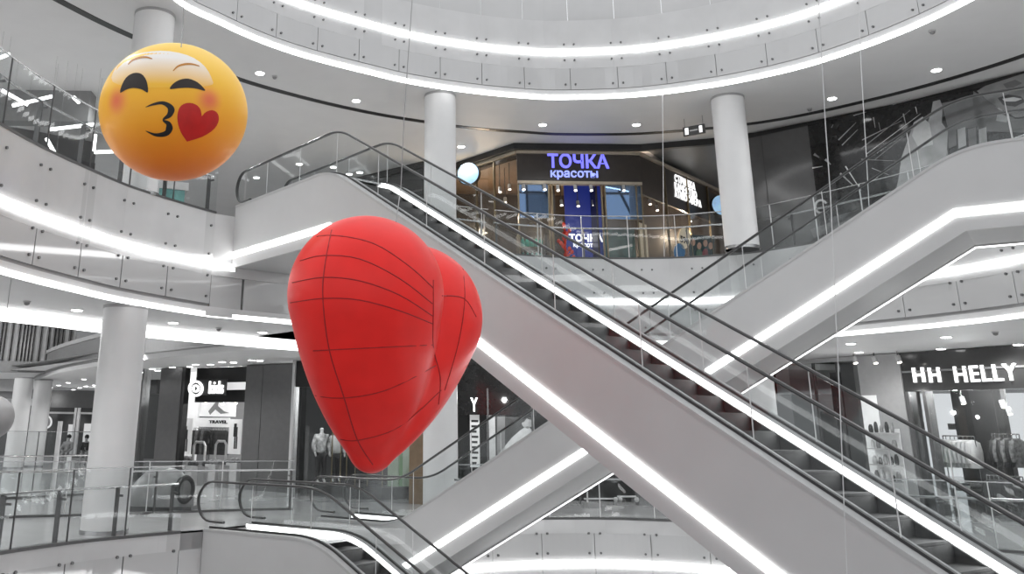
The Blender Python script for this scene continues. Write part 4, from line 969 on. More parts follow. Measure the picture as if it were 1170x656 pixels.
# shop seen through the gap under the rear escalator
FG = Frame((7.3, 28.2), (13.0, 29.8))
gp = thing('dark_display_shop', 'dark shop behind the lowest far railing, seen in the triangular gap', 'shop', FG.P(4, 0, 0))
mb = MB(); FG.box(mb, 0, FG.len - .8, 0, 4.0, -3.2, -3.0); mb.build('inner_wall', black, gp)
mb = MB(); FG.box(mb, 0, FG.len - .8, 3.2, ZB2 - .02, -.2, 0); mb.build('sign_fascia', blackg, gp)
for i in range(3):
    mb = MB(); FG.box(mb, i * 1.6, i * 1.6 + .06, 0, 3.2, -.1, .0); mb.build('mullion', dgrey, gp)
    mb = MB(); FG.box(mb, i * 1.6 + .06, i * 1.6 + 1.6, 0, 3.2, -.06, -.045); mb.build('window_pane', shopglass, gp)
s_, z_ = FG.sz(700, 571, .6)
t = thing('display_stand', 'pale T-bar display stand in the dark gap between the escalators', 'stand', FG.P(s_, 0, .6))
for (x0, x1, y, ys) in ((668, 704, 570, 0), (706, 727, 567.5, 0)):
    a, b, z0, z1 = FG.rect(x0, y - .9, x1, y + .9, .6); mb = MB(); FG.box(mb, a, b, z0, z1, .55, .6); mb.build('bar', jw, t)
for x in (703.5, 708.5, 727.5): a, z = FG.sz(x, 571, .6); MB().ball(FG.P(a, z, .6), .07, 12, 8).build('knob', lgrey, t, True)
a, z = FG.sz(703, 571, .6); mb = MB(); mb.tube([FG.P(a, 0, .58), FG.P(a, z, .58)], .02, 8); mb.build('post', lgrey, t); MB().lathe(FG.P(a, 0, .58), [(.25, 0), (.25, .03), (.03, .05)], 16).build('foot', lgrey, t)
a, b, z0, z1 = FG.rect(668, 559, 677.5, 570, .3); mb = MB(); FG.box(mb, a, b, max(z0, .9), z1, .22, .30); FG.box(mb, (a + b) / 2 - .02, (a + b) / 2 + .02, 0, z1, .2, .22); tag(mb.build('white_board', jw), 'small white board standing left in the dark gap', 'board')
a, b, z0, z1 = FG.rect(673, 575, 685, 592, .9); mb = MB(); FG.box(mb, a, b, 0, z1, .6, .9); tag(mb.build('display_plinth', mat('plinth', .30, .5)), 'grey display plinth at the railing in the dark gap', 'plinth')
# ================================================================== LOWER LEVEL, LEFT AND MIDDLE SHOPS
FK = Frame(pd(150, 450, 36.0)[:2], pd(345, 450, 31.0)[:2])
K = lambda x, y=490, d=0: FK.sz(x, y, d)[0]
kz = ZC - .02
kids = thing('kids_shop', 'children clothing shop with round logo and kids lettering between dark panels', 'shop', FK.P(K(240), 0, 0))
panm = mat('facade_panel_grey', .105, .35, var=.06)
for x0, x1 in ((180, 204.5), (279, 298), (298.6, 341)):
    mb = MB(); FK.box(mb, K(x0), K(x1), 0, kz, -.2, .06); mb.build('facade_panel', panm, kids)
for q0, q1 in ((204.5, 208), (341, 344)):
    mb = MB(); FK.box(mb, K(q0), K(q1), 0, kz, -.2, .04); mb.build('door_jamb', black, kids)
zt = FK.sz(242, 434)[1]; zl = FK.sz(242, 449)[1]
mb = MB(); FK.box(mb, K(208), K(279), zl - .3, kz, -.6, -.5); mb.build('header_panel', black, kids)
mb = MB(); FK.box(mb, K(208), K(279), FK.sz(242, 445)[1], FK.sz(242, 436.5)[1], -.5, -.45); mb.build('light_band', mat('kids_band', .8, .5, emit=.55), kids)
ringm = mat('sign_white', (1, 1, 1), .4, emit=1.3, var=0); ringk = mat('sign_dark', .03, .4)
def ring_on(fr, x, y, rx, ry, rx2, ry2, d0, d1, m, par, nm):
    mb = MB(); n = 26; vs = []
    for (a, b, d) in ((rx, ry, d0), (rx, ry, d1), (rx2, ry2, d1), (rx2, ry2, d0)):
        for i in range(n):
            s_, z_ = fr.sz(x + a * math.cos(2 * math.pi * i / n), y + b * math.sin(2 * math.pi * i / n), d1); vs.append(fr.P(s_, z_, d))
    fs = [(r * n + i, r * n + (i + 1) % n, ((r + 1) % 4) * n + (i + 1) % n, ((r + 1) % 4) * n + i) for r in range(4) for i in range(n)]
    mb.add(vs, fs); return mb.build(nm, m, par)
mb = MB(); disc_on(FK, 223, 444, 8.6, 9.6, -.10, -.06, mb); mb.build('logo_disc', ringk, kids)
ring_on(FK, 223, 444, 8.2, 9.2, 6.2, 7.0, -.06, .0, ringm, kids, 'logo_ring'); ring_on(FK, 223, 444, 3.8, 4.4, 2.2, 2.6, -.06, .0, ringm, kids, 'logo_ring')
text_on(FK, 'kids', 239.5, 435.5, 256, 450, -.05, .05, .015).build('lettering', ringm, kids)
mb = MB(); FK.pbox(mb, 226, 433.5, 258, 451.5, -.12, -.06); mb.build('sign_plate', ringk, kids)
mb = MB(); FK.box(mb, K(206) - 3, K(281), 0, kz, -4.6, -4.4); mb.build('inner_wall', mat('kids_wall', .30, .6), kids)
mb = MB(); FK.box(mb, K(206), K(281), kz - .12, kz, -4.4, -1.4); mb.build('inner_ceiling', mgrey, kids)
mb = MB(); FK.box(mb, K(281), K(281) + .3, 0, kz, -4.6, -.3); mb.build('inner_side_wall', dgrey, kids)
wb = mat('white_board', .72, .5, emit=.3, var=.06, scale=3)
def board(fr, x0, y0, x1, y1, d, m, label, cat='board', nm='poster', th=.04):
    mb = MB(); fr.pbox(mb, x0, y0, x1, y1, d - th, d); return tag(mb.build(nm, m), label, cat)
def prints(fr, d, items, mats_, par, nm='print'):
    mb = MB()
    for pts, mi in items: fr.poly(mb, pts, d, d + .006, mi)
    return mb.build(nm, mats_, par)
t = thing('picture_panel', 'large white picture panel high inside the kids shop', 'picture', FK.P(*FK.sz(244, 466, -2)))
mb = MB(); FK.pbox(mb, 224, 455, 269, 476, -2.04, -2.0); mb.build('panel', wb, t)
prints(FK, -2.0, [([(238, 470), (246, 460), (250, 458), (249, 464), (256, 470), (262, 472), (252, 473), (246, 468), (240, 474)], 0)], [mgrey], t)
t = thing('shop_header', 'white header sign reading TRAVEL over the clothes in the kids shop', 'sign', FK.P(*FK.sz(250, 482, -1.8)))
mb = MB(); FK.pbox(mb, 222, 477.5, 262, 488, -1.84, -1.8); mb.build('panel', wb, t)
text_on(FK, 'TRAVEL', 239, 480.3, 260, 484, -1.8, .02, .04).build('lettering', pblack, t)
board(FK, 205.5, 478, 218.5, 519, -1.2, wb, 'white picture board with a standing figure at the left of the kids shop', 'board')
board(FK, 261, 479, 275, 519, -1.2, wb, 'white board at the right inside the kids shop', 'board')
mb = MB()
for x, y in ((212, 487), (269, 484)):
    for (dx, dy, w, h) in ((-1.5, 0, 3, 4), (-2.2, 4, 4.4, 11), (-1.8, 15, 1.5, 14), (.3, 15, 1.5, 14)): FK.pbox(mb, x + dx, y + dy, x + dx + w, y + dy + h, -1.2, -1.19)
tag(mb.build('printed_figure', jd), 'pair of dark printed figures on the two white boards of the kids shop', 'print')
def hang(fr, x0, x1, y, d, n, mats_, label, rl, grp):
    a, z = fr.sz(x0, y, d); b, _ = fr.sz(x1, y, d); P0, P1 = fr.P(a, 0, d), fr.P(b, 0, d); t, X, Y = rack(P0, P1, z, rl)
    for i in range(n):
        q = P0 + (P1 - P0) * ((i + .5) / n); q[2] = z - .08; jacket(q, Y, X, mats_[i % len(mats_)], label, grp, w=.42, h=.85)
hang(FK, 222, 238, 489, -1.5, 5, [jd, jg], 'dark child garment on the left rack of the kids shop', 'clothes rack at the left inside the kids shop', 'garments on the left kids rack')
hang(FK, 241, 259, 489, -1.6, 6, [jd], 'dark child garment on the right rack of the kids shop', 'clothes rack at the right inside the kids shop', 'garments on the right kids rack')
for (x0, x1, y0, y1, w) in ((222, 235, 505, 548, 'left'), (247, 259, 504, 548, 'right')):
    a, zt_ = FK.sz(x0, y0, -.7); b, _ = FK.sz(x1, y0, -.7); t = thing('security_gate', '%s white security gate frame in the kids shop doorway' % w, 'gate', FK.P((a + b) / 2, 0, -.7))
    MB().tube([FK.P(a, 0, -.7), FK.P(a, zt_ - .12, -.7), FK.P(a + .1, zt_, -.7), FK.P(b - .1, zt_, -.7), FK.P(b, zt_ - .12, -.7), FK.P(b, 0, -.7)], .045, 8).build('frame', lgrey, t, True)
    mb = MB(); FK.box(mb, a - .05, b + .05, 0, .08, -.8, -.6); mb.build('base', dgrey, t)
for i, (x, h, c) in enumerate(((212, 1.0, jg), (219, .8, jd), (238, .8, jd), (246, .9, jg), (262, .9, jd), (270, 1.0, jg))):
    s_ = K(x, 535, -.4); c0_ = FK.P(s_, 0, -.4); t = thing('display_crate', '%s display crate from the left at the kids shop entrance' % ORD[i], 'crate', c0_)
    mb = MB(); FK.box(mb, s_ - .26, s_ + .26, 0, h * .8, -.65, -.15); mb.build('box', (mgrey, lgrey)[i % 2], t)
    mb = MB()
    for q in range(5): mb.ball(FK.P(s_ - .2 + .1 * q, h * .8 + .06, -.4 + .06 * (q % 2)), .10, 8, 6)
    mb.build('folded_goods', c, t, True)
for k, (x, y) in enumerate(((255, 456), (270, 455), (236, 455))):
    s_, z_ = FK.sz(x, y, -1.0); spotl(FK.P(s_, z_, -1.0), '%s spotlight under the kids sign' % ('middle', 'right', 'left')[k], r=.08, top=kz - .12)
# window further left
sp_ = thing('side_window', 'bright shop window at the far left of the kids shop, beside the column', 'window', FK.P(K(168), 0, 0))
mb = MB(); FK.box(mb, K(160), K(180), 0, kz, -2.0, -1.9); mb.build('back_board', wb, sp_)
mb = MB(); FK.pbox(mb, 160, 434, 180, 450, -1.9, -1.5); mb.build('dark_header', black, sp_)
mb = MB(); FK.box(mb, K(160), K(180), 0, kz, -.1, -.08); mb.build('pane', shopglass, sp_)
mb = MB(); FK.box(mb, K(158.5), K(160), 0, kz, -.3, .05); mb.build('frame', dgrey, sp_)
for P_, e_ in ((FK.P(K(243), 3.2, -1.0), 90), (FK.P(K(225), 3.2, -3.2), 90), (FK.P(K(255), 3.2, -3.2), 90), (FK.P(K(170), 3.3, -1.0), 25)): lampl(P_, e_)
# black fashion shop behind the heart, brown wall panel
FB = Frame((-2.9, 30.0), (1.25, 27.2))
Bx = lambda x, y=520, d=0: FB.sz(x, y, d)[0]
bl = thing('fashion_shop', 'black fashion shop with a mannequin window, partly hidden by the red heart', 'shop', FB.P(1.5, 0, 0))
mb = MB(); FB.box(mb, 0.05, FB.len, 0, kz, -2.4, -2.3); mb.build('inner_wall', black, bl)
mb = MB(); FB.box(mb, 0.05, FB.len, 3.2, kz, -.2, 0); mb.build('sign_fascia', black, bl)
mb = MB(); FB.box(mb, 0.0, .1, 0, kz, -.2, .06); mb.build('light_post', mat('post_pale', .55, .4), bl)
xb0 = Bx(468)
mb = MB(); FB.box(mb, .1, xb0, 0, 3.2, -.04, -.025); mb.build('window_pane', shopglass, bl)
mb = MB(); FB.box(mb, xb0, FB.len, 0, kz, -.15, .02); mb.build('brown_panel', mat('brown_panel', (.20, .14, .085), .5, var=.1), bl)
mb = MB(); FB.box(mb, FB.len - .12, FB.len + .1, 0, kz, -.15, .04); mb.build('door_jamb', black, bl)
mb = MB(); FB.pbox(mb, 443, 505, 455, 556, -.5, -.45); FB.pbox(mb, 460, 505, 468, 556, -.5, -.45); mb.build('pale_panel', mat('pale_green', (.36, .45, .34), .5, emit=.1), bl)
mb = MB(); FB.pbox(mb, 451, 505, 462, 556, -.55, -.5); mb.build('green_panel', mat('green_panel', (.12, .28, .10), .5, emit=.1), bl)
rod = mat('brass_rod', (.30, .25, .15), .35, metal=.6)
mb = None
for i, x in enumerate((379, 389, 396, 406, 420, 437)):
    a = Bx(x, 530, -.9); MB().tube([FB.P(a, 0, -.9), FB.P(a, 2.0, -.9)], .018, 8).build('brass_rod', rod, bl)
def skinfig(name, J, Ed, m, par=None, sub=2):
    me = bpy.data.meshes.new(name); off = wloc(par) if par else Vector()
    ks = list(J); me.from_pydata([tuple(Vector(J[k][0]) - off) for k in ks], [(ks.index(a), ks.index(b)) for a, b in Ed], [])
    o = bpy.data.objects.new(name, me); COL.objects.link(o); md = o.modifiers.new('skin', 'SKIN'); md.use_smooth_shade = True
    for i, k in enumerate(ks):
        sv = me.skin_vertices[0].data[i]; r = J[k][1]; sv.radius = (r, r) if not hasattr(r, '__len__') else r; sv.use_root = (i == 0)
    s2 = o.modifiers.new('subdiv', 'SUBSURF'); s2.levels = sub; s2.render_levels = sub
    me.materials.append(m)
    if par: o.parent = par
    return o
def mannequin(P, yaw, label, m_body, m_top, m_leg, hgt=1.8):
    k = hgt / 1.8; c, s = math.cos(yaw), math.sin(yaw)
    def W_(x, y, z): return (P[0] + (c * x - s * y) * k, P[1] + (s * x + c * y) * k, P[2] + z * k)
    t = thing('mannequin', label, 'mannequin', P)
    J = {'pel': (W_(0, 0, .95), .13), 'waist': (W_(0, 0, 1.12), .11), 'chest': (W_(0, 0, 1.34), .14), 'neck': (W_(0, 0, 1.5), .05), 'chin': (W_(0, -.01, 1.58), .065), 'head': (W_(0, 0, 1.69), .085)}
    Ed = [('pel', 'waist'), ('waist', 'chest'), ('chest', 'neck'), ('neck', 'chin'), ('chin', 'head')]
    for q, n in ((-1, 'l'), (1, 'r')):
        J.update({n + 'h': (W_(.1 * q, 0, .88), .10), n + 'k': (W_(.11 * q, -.03, .48), .065), n + 'a': (W_(.11 * q, 0, .08), .042), n + 't': (W_(.12 * q, -.15, .035), .035),
                  n + 's': (W_(.19 * q, 0, 1.42), .062), n + 'e': (W_(.26 * q, .02, 1.12), .045), n + 'w': (W_(.25 * q, -.10, .90), .032), n + 'f': (W_(.24 * q, -.15, .80), .028)})
        Ed += [('pel', n + 'h'), (n + 'h', n + 'k'), (n + 'k', n + 'a'), (n + 'a', n + 't'), ('chest', n + 's'), (n + 's', n + 'e'), (n + 'e', n + 'w'), (n + 'w', n + 'f')]
    skinfig('body', J, Ed, m_body, t)
    J2 = {'a': (W_(0, 0, .86), .19), 'b': (W_(0, 0, 1.1), .165), 'c': (W_(0, 0, 1.36), .18), 'd': (W_(0, 0, 1.47), .09)}
    E2 = [('a', 'b'), ('b', 'c'), ('c', 'd')]
    for q, n in ((-1, 'l'), (1, 'r')):
        J2.update({n + 's': (W_(.2 * q, 0, 1.42), .09), n + 'e': (W_(.27 * q, .02, 1.12), .075), n + 'w': (W_(.255 * q, -.09, .92), .06)}); E2 += [('c', n + 's'), (n + 's', n + 'e'), (n + 'e', n + 'w')]
    skinfig('jacket', J2, E2, m_top, t)
    if m_leg is not None:
        J3 = {'p': (W_(0, 0, .93), .15)}; E3 = []
        for q, n in ((-1, 'l'), (1, 'r')): J3.update({n + 'h': (W_(.1 * q, 0, .84), .12), n + 'k': (W_(.11 * q, -.03, .48), .085), n + 'a': (W_(.11 * q, 0, .12), .07)}); E3 += [('p', n + 'h'), (n + 'h', n + 'k'), (n + 'k', n + 'a')]
        skinfig('trousers', J3, E3, m_leg, t)
    MB().lathe((P[0], P[1], P[2] - .03), [(.28, 0), (.28, .03)], 20).build('base_plate', steel, t)
    return t
patt = mat('jacket_pattern', .42, .7, var=.95, scale=5); mwhite = mat('mannequin_white', .62, .5)
MB_ = FB.P(Bx(366, 540, -.9), 0.35, -.9); mannequin(MB_, .5, 'mannequin in a black and white patterned jacket left of the heart tip', mwhite, patt, jd, 1.75)
M2_ = FB.P(Bx(384, 540, -1.5), 0.35, -1.5); mannequin(M2_, .3, 'mannequin in a white top just behind the patterned one', mwhite, jw, jd, 1.7)
mb = MB(); FB.box(mb, .15, Bx(440, 540, -.6), 0, .32, -2.2, -.4); tag(mb.build('display_podium', black), 'low black podium under the mannequins in the fashion shop', 'podium')
lampl(FB.P(Bx(366), 3.0, -.3), 70); lampl(FB.P(Bx(455), 2.8, .8), 12); lampl(FB.P(Bx(400), 2.8, -1.0), 12)
# shop right of the middle column: sign end, price board, white framed poster
FY = Frame((1.75, 28.6), (7.2, 27.8))
Yx = lambda x, y=490, d=0: FY.sz(x, y, d)[0]
ys = thing('corner_fashion_shop', 'black shop with a white letter Y right of the middle lower column', 'shop', FY.P(2, 0, 0))
mb = MB(); FY.box(mb, 0, FY.len, 0, ZB2 - .02, -1.8, -1.7); mb.build('inner_wall', black, ys)
mb = MB(); FY.box(mb, 0, FY.len, FY.sz(548, 470)[1] - .1, ZB2 - .02, -.3, -.2); mb.build('sign_fascia', blackg, ys)
text_on(FY, 'Y', 537.5, 454.5, 546, 470.5, -.2, .06, .03).build('lettering', whlet, ys)
for i in range(4): mb = MB(); FY.box(mb, i * 1.3, i * 1.3 + .05, 0, 3.2, -.25, -.15); mb.build('mullion', dgrey, ys)
t = thing('price_board', 'white list board with dark lines below the letter Y', 'board', FY.P(*FY.sz(542, 500, -.6)))
mb = MB(); FY.pbox(mb, 537, 474, 548, 534, -.64, -.6); mb.build('panel', wb, t)
mb = MB()
for i in range(9): FY.pbox(mb, 538.5, 480 + i * 6, 546.5 - (i % 3), 482.5 + i * 6, -.6, -.594)
mb.build('printed_lines', jd, t)
t = thing('framed_poster', 'white framed fashion poster of a dark-haired woman beside the rear escalator', 'poster', FY.P(*FY.sz(590, 500, -.3)))
mb = MB(); FY.pbox(mb, 556.5, 459, 602, 530, -.36, -.3); mb.build('frame', jw, t)
mb = MB(); FY.pbox(mb, 566, 466, 599, 530, -.3, -.295); mb.build('picture', mat('picture_dark', .05, .5), t)
prints(FY, -.294, [([(568, 467), (577, 467), (577, 520), (568, 520)], 0), ([(585, 500), (594, 492), (603, 486), (608, 492), (606, 500), (596, 504), (572, 524), (566, 528), (566, 523)], 2), ([(596, 484), (600, 478), (605, 476), (608, 481), (608, 487), (603, 490), (598, 488)], 3), ([(597, 480), (600, 474), (606, 473), (610, 478), (610, 488), (607, 490), (607, 480), (602, 478), (598, 483)], 1)], [mgrey, black, jw, lgrey], t)
lampl(FY.P(1.8, 2.9, .9), 60)
# ================================================================== FAR LEFT, LOWER LEVEL BACKGROUND
FS = Frame((-30.0, 44.0), (-17.0, 44.0))
t = thing('slat_screen', 'pale wall with thin dark upright slats at far left under the wide white cove', 'wall panel', FS.P(6, Z1 + 4.9, 0))
a, b, z0, z1 = FS.rect(-14, 366, 86, 413, 0)
mb = MB(); FS.box(mb, a, b, z0, z1 + .6, -.1, 0); mb.build('panel', lgrey, t)
rs = random.Random(4); mb = MB(); x = -12.0
while x < 84:
    sa = FS.sz(x, 390, .1)[0]; FS.box(mb, sa - .035, sa + .035, z0, z1 + .6, 0.02, .14); x += rs.choice((4, 5, 7, 8, 9))
mb.build('slats', dgrey, t)
mb = MB(); FS.box(mb, a, b, z0 - .5, z0, -.3, .1); mb.build('bottom_beam', mgrey, t)
for z_, h_, m_, k in ((421, 4.0, dgrey, 0), (436, 11, lgrey, 1), (450, 5.5, mgrey, 2), (459, 4, white, 3)):
    FQ = Frame((-34.0, 52.0 + k), (-12.0, 52.0 + k)); a, b, z0, z1 = FQ.rect(-14, z_ - h_, 34, z_ + h_, 0)
    mb = MB(); FQ.box(mb, a, b, z0, z1, -.4, 0); struct(mb.build('trim_%d' % (20 + k), m_))
for x, d, lab in ((21, 44, 'slim white column far left in the lower level background, left of a pair'), (44, 46, 'slim white column far left in the lower level background, right of a pair')):
    P = pd(x, 485, d); column(P[0], P[1], .42, [(Z1, ZC - .02)], lab)
FF = Frame((-25.5, 58.0), (-14.0, 58.0))
fs_ = thing('far_shopfront', 'row of small dark shop fronts far away between the columns at left', 'shop', FF.P(5, 0, 0))
mb = MB(); FF.box(mb, 0, FF.len, 0, ZC - .05, -1.5, -1.3); mb.build('inner_wall', dgrey, fs_)
mb = MB(); FF.pbox(mb, 50, 466, 108, 470.5, -.2, 0); mb.build('dark_header', black, fs_)
mb = MB(); FF.pbox(mb, 50, 471, 108, 473, -.2, .05); mb.build('light_header', lgrey, fs_)
mb = MB(); FF.pbox(mb, 76, 485, 83, 527, -.6, -.5); mb.build('bright_window', wb, fs_)
mb = MB(); FF.pbox(mb, 95, 484, 104, 510, -.6, -.5); mb.build('bright_window', wb, fs_)
mb = MB(); FF.pbox(mb, 82.5, 466, 85, 520, -.1, .1); mb.build('pale_post', jw, fs_)
mb = MB(); FF.pbox(mb, 86, 466, 89, 520, -.1, .1); mb.build('pale_post', jw, fs_)
mb = MB(); disc_on(FF, 52, 482, 7.5, 8, .0, .05, mb); mb.build('round_picture', mgrey, fs_)
ring_on(FF, 52, 482, 7.5, 8, 5.6, 6.2, .05, .1, wb, fs_, 'ring_ornament')
lampl(FF.P(4, 3.4, 2), 60); lampl(FF.P(9, 3.4, 2), 60)
# seated visitors on a bench
bp = pd(88, 521, 50); t = thing('bench', 'dark bench far left with two seated visitors', 'bench', (bp[0], bp[1], 0))
MB().box((bp[0] - 1.3, bp[1] - .25, .38), (bp[0] + 1.3, bp[1] + .25, .46)).build('seat', dgrey, t)
for s_ in (-1, 1): MB().box((bp[0] + s_ * 1.1 - .06, bp[1] - .22, 0), (bp[0] + s_ * 1.1 + .06, bp[1] + .22, .38)).build('leg', dsteel, t)
def seated(P, label, mc, mh, mt, lean=0):
    t = thing('person', label, 'person', P)
    W_ = lambda x, y, z: (P[0] + x, P[1] + y, P[2] + z)
    J = {'pel': (W_(0, .05, .10), .15), 'waist': (W_(lean * .3, .04, .32), .14), 'chest': (W_(lean * .6, .02, .52), .16), 'neck': (W_(lean, 0, .68), .055), 'chin': (W_(lean, -.03, .75), .07), 'head': (W_(lean, -.02, .86), .095)}
    Ed = [('pel', 'waist'), ('waist', 'chest'), ('chest', 'neck'), ('neck', 'chin'), ('chin', 'head')]
    for q, n in ((-1, 'l'), (1, 'r')):
        J.update({n + 'h': (W_(.1 * q, -.05, .10), .10), n + 'k': (W_(.12 * q, -.42, .09), .07), n + 'a': (W_(.12 * q, -.45, -.38), .045), n + 't': (W_(.13 * q, -.60, -.42), .035),
                  n + 's': (W_(lean * .7 + .2 * q, .02, .58), .065), n + 'e': (W_(.27 * q, -.08, .30), .05), n + 'w': (W_(.16 * q, -.30, .20), .035), n + 'f': (W_(.12 * q, -.38, .17), .03)})
        Ed += [('pel', n + 'h'), (n + 'h', n + 'k'), (n + 'k', n + 'a'), (n + 'a', n + 't'), ('chest', n + 's'), (n + 's', n + 'e'), (n + 'e', n + 'w'), (n + 'w', n + 'f')]
    skinfig('body', J, Ed, mt, t)
    J2 = {'a': (W_(0, .05, .12), .18), 'b': (W_(lean * .4, .04, .36), .18), 'c': (W_(lean * .7, .02, .56), .18)}; E2 = [('a', 'b'), ('b', 'c')]
    for q, n in ((-1, 'l'), (1, 'r')): J2.update({n + 's': (W_(lean * .7 + .2 * q, .02, .58), .09), n + 'e': (W_(.28 * q, -.08, .30), .075), n + 'w': (W_(.18 * q, -.27, .21), .055)}); E2 += [('c', n + 's'), (n + 's', n + 'e'), (n + 'e', n + 'w')]
    skinfig('coat', J2, E2, mc, t)
    MB().ball(W_(lean, .02, .90), .115, 14, 10, (1, 1, 1.05)).build('hair', mh, t, True)
fl = mat('visitor_skin', .38, .5); hair = mat('visitor_hair', .02, .5)
seated((bp[0] - .55, bp[1], .44), 'left seated person in a pale top on the far bench', mat('coat_grey', .34, .7), hair, fl, .03)
seated((bp[0] + .45, bp[1], .44), 'right seated person in a black coat on the far bench', jd, hair, fl, -.05)
# railings round the second void
rv = Path([pd(-30, 500, 27)[:2], pd(20, 500, 27)[:2], pd(105, 500, 29)[:2]])
railing(rv, 0, rv.len, Z1, 'tall glass railing around the second void at far left', gh=1.75, rh=1.1, step=1.6, post_step=3.2)
P = pz(66, 526, 0.0) if False else pd(67, 500, 27.5)
tag(MB().tube([(P[0], P[1], 0), (P[0], P[1], 2.05)], .07, 12).build('light_post', jw), 'slim white upright post behind the tall glass railing at far left', 'post')
rv2 = Path([pd(-20, 520, 21.5)[:2], pd(110, 520, 22.5)[:2], pd(240, 520, 24)[:2], pd(335, 520, 25)[:2]])
railing(rv2, 0, rv2.len, Z1, 'long glass railing in front of the kids shop', gh=1.15, rh=.95, step=1.7, post_step=3.4, seam=jointm, posts=True)
FV = Frame((-20.0, 31.0), (-12.2, 31.0))
t = thing('slatted_counter', 'dark slatted counter at far left behind the tall glass railing', 'counter', FV.P(3, 0, 0))
mb = MB(); FV.box(mb, 0, 4.5, 0, 1.15, -.6, 0); mb.build('body', black, t)
mb = MB()
for i in range(34): FV.box(mb, .05 + i * .13, .10 + i * .13, .05, 1.1, 0, .03)
mb.build('slats', mgrey, t)
mb = MB(); FV.box(mb, -.05, 4.55, 1.15, 1.2, -.65, .06); mb.build('top', dgrey, t)
# dome-shaped kiddie ride beside the column and grey ball at the left edge
P0 = pz(186, 583, 0.0)
t = thing('dome_ride', 'grey rounded capsule ride with a dark round porthole, right of the thick column', 'ride', P0)
ax = np.array([.86, -.5, 0]); sd_ = np.array([.5, .86, 0])
rings = []; n = 20
for s_, r in ((-.9, .02), (-.86, .35), (-.7, .62), (-.4, .80), (0, .86), (.3, .80), (.55, .62), (.68, .42)):
    rings.append([P0 + ax * s_ + sd_ * (r * math.cos(math.pi * k / (n - 1))) * .8 + np.array([0, 0, 1.05 * r * math.sin(math.pi * k / (n - 1)) + .12]) for k in range(n)] + [P0 + ax * s_ + sd_ * (-r * .8) + (0, 0, .12), P0 + ax * s_ + sd_ * (r * .8) + (0, 0, .12)])
m_ = n + 2; vs = [p for r in rings for p in r]; mb = MB(); mb.add(vs, [(i * m_ + k, i * m_ + (k + 1) % m_, (i + 1) * m_ + (k + 1) % m_, (i + 1) * m_ + k) for i in range(len(rings) - 1) for k in range(m_)] + [tuple(range(m_)), tuple(range((len(rings) - 1) * m_, len(rings) * m_))])
mb.build('shell', mat('ride_grey', .26, .3, var=.1), t, True)
c = P0 + ax * .66 + (0, 0, .50)
MB().tube([c + sd_ * (.27 * math.cos(a)) + np.array([0, 0, .27 * math.sin(a)]) for a in np.linspace(0, 2 * math.pi, 24, endpoint=False)], .07, 8, closed=True).build('porthole_ring', rubber, t, True)
MB().cyl(c - ax * .06, c + ax * .02, .22, 24).build('porthole', mgrey, t, True)
MB().box((P0[0] - .8, P0[1] - .55, 0), (P0[0] + .8, P0[1] + .55, .12)).build('base', dgrey, t)
P = pd(-9, 477, 15.5); rr_ = 23 / F_PX * 15.5
t = thing('grey_balloon', 'grey round balloon cut by the left edge of the picture', 'balloon', P)
MB().ball(P, rr_, 32, 20).build('envelope', mat('grey_balloon_skin', .30, .4), t, True); MB().tube([P + (0, 0, rr_ * .98), (P[0], P[1], ZB2)], .006, 6).build('string', cable_m, t)

for P_ in ((-24, 38, 6.0), (-20, 36, 6.0), (-27, 40, 6.2)): lampl(P_, 420)  # unseen lamps added to brighten the slat screen
# ================================================================== CEILING LAMPS AND SMALL FITTINGS
def downlight(P, label, group=None, r=.11, proto=[]):
    if not proto:
        t = thing('downlight', label, 'ceiling light', P, group)
        rm = MB().lathe((P[0], P[1], P[2] - .02), [(r + .03, 0), (r + .03, .02), (r, .021), (r, 0)], 20).build('rim', white, t)
        MB().cyl((P[0], P[1], P[2] - .035), (P[0], P[1], P[2] - .005), r, 20).build('lens', lamp, rm); proto.append(t); return t
    t = copy_tree(proto[0]); t.location = tuple(P); t['label'] = label
    if group: t['group'] = group
    elif 'group' in t: del t['group']
    return t
up = [((297, 83), 'between the yellow balloon and the thin hanging wire'), ((407, 114.5), 'left of the thin wire above the front escalator'), ((527, 167), 'just right of the column left of the beauty shop'), ((620, 142), 'above the left end of the beauty shop sign'),
      ((727, 142), 'above the right end of the beauty shop'), ((950.6, 112), 'left of the two pale wires at upper right'), ((1069.7, 79.5), 'at upper right above the billboard hand'),
      ((342, 187), 'above the left end of the front escalator'), ((381, 190.5), 'under the peak of the front escalator handrail'), ((399, 198.5), 'left one of two close together behind the escalator peak'), ((411, 196.5), 'right one of two close together behind the escalator peak'), ((293, 202.5), 'behind the handrail head of the front escalator')]
for (x, y), w in up: downlight(pz(x, y, ZB3), 'round downlight in the upper soffit, ' + w)
lowr = [((88, 353.5), 'left of the thick column top'), ((198, 368), 'right of the thick column top'), ((300, 379), 'close to the left side of the red heart')]
for (x, y), w in lowr: downlight(pz(x, y, ZB2), 'round downlight in the left lower soffit, ' + w)
for i, (x, y) in enumerate(((922, 413), (972, 392), (981, 402), (1057, 414.5), (1075, 398), (1081, 384.5), (1091, 402), (1163, 393))):
    downlight(pz(x, y, ZB2), '%s downlight from the left in the soffit before the sportswear shop' % ORD[i])
for i, (x, y) in enumerate(sorted(((163, 425), (174, 421), (180, 423), (197, 419), (198, 421.5), (217, 418.5), (223.5, 416), (240.5, 416), (254, 413), (267, 413.5), (287.5, 411), (297, 411.5)))):
    downlight(pz(x, y, ZC), '%s downlight from the left above the kids shop' % ORD[i])
ring_px = [(96, 433), (78, 437), (67, 440), (58, 442.5), (50, 445), (44, 448), (41, 452), (44, 456), (51, 460), (60, 462), (72, 463.5), (108, 440), (98, 441), (91, 443), (84, 446), (80, 450), (83, 455), (90, 458), (100, 459.5)]
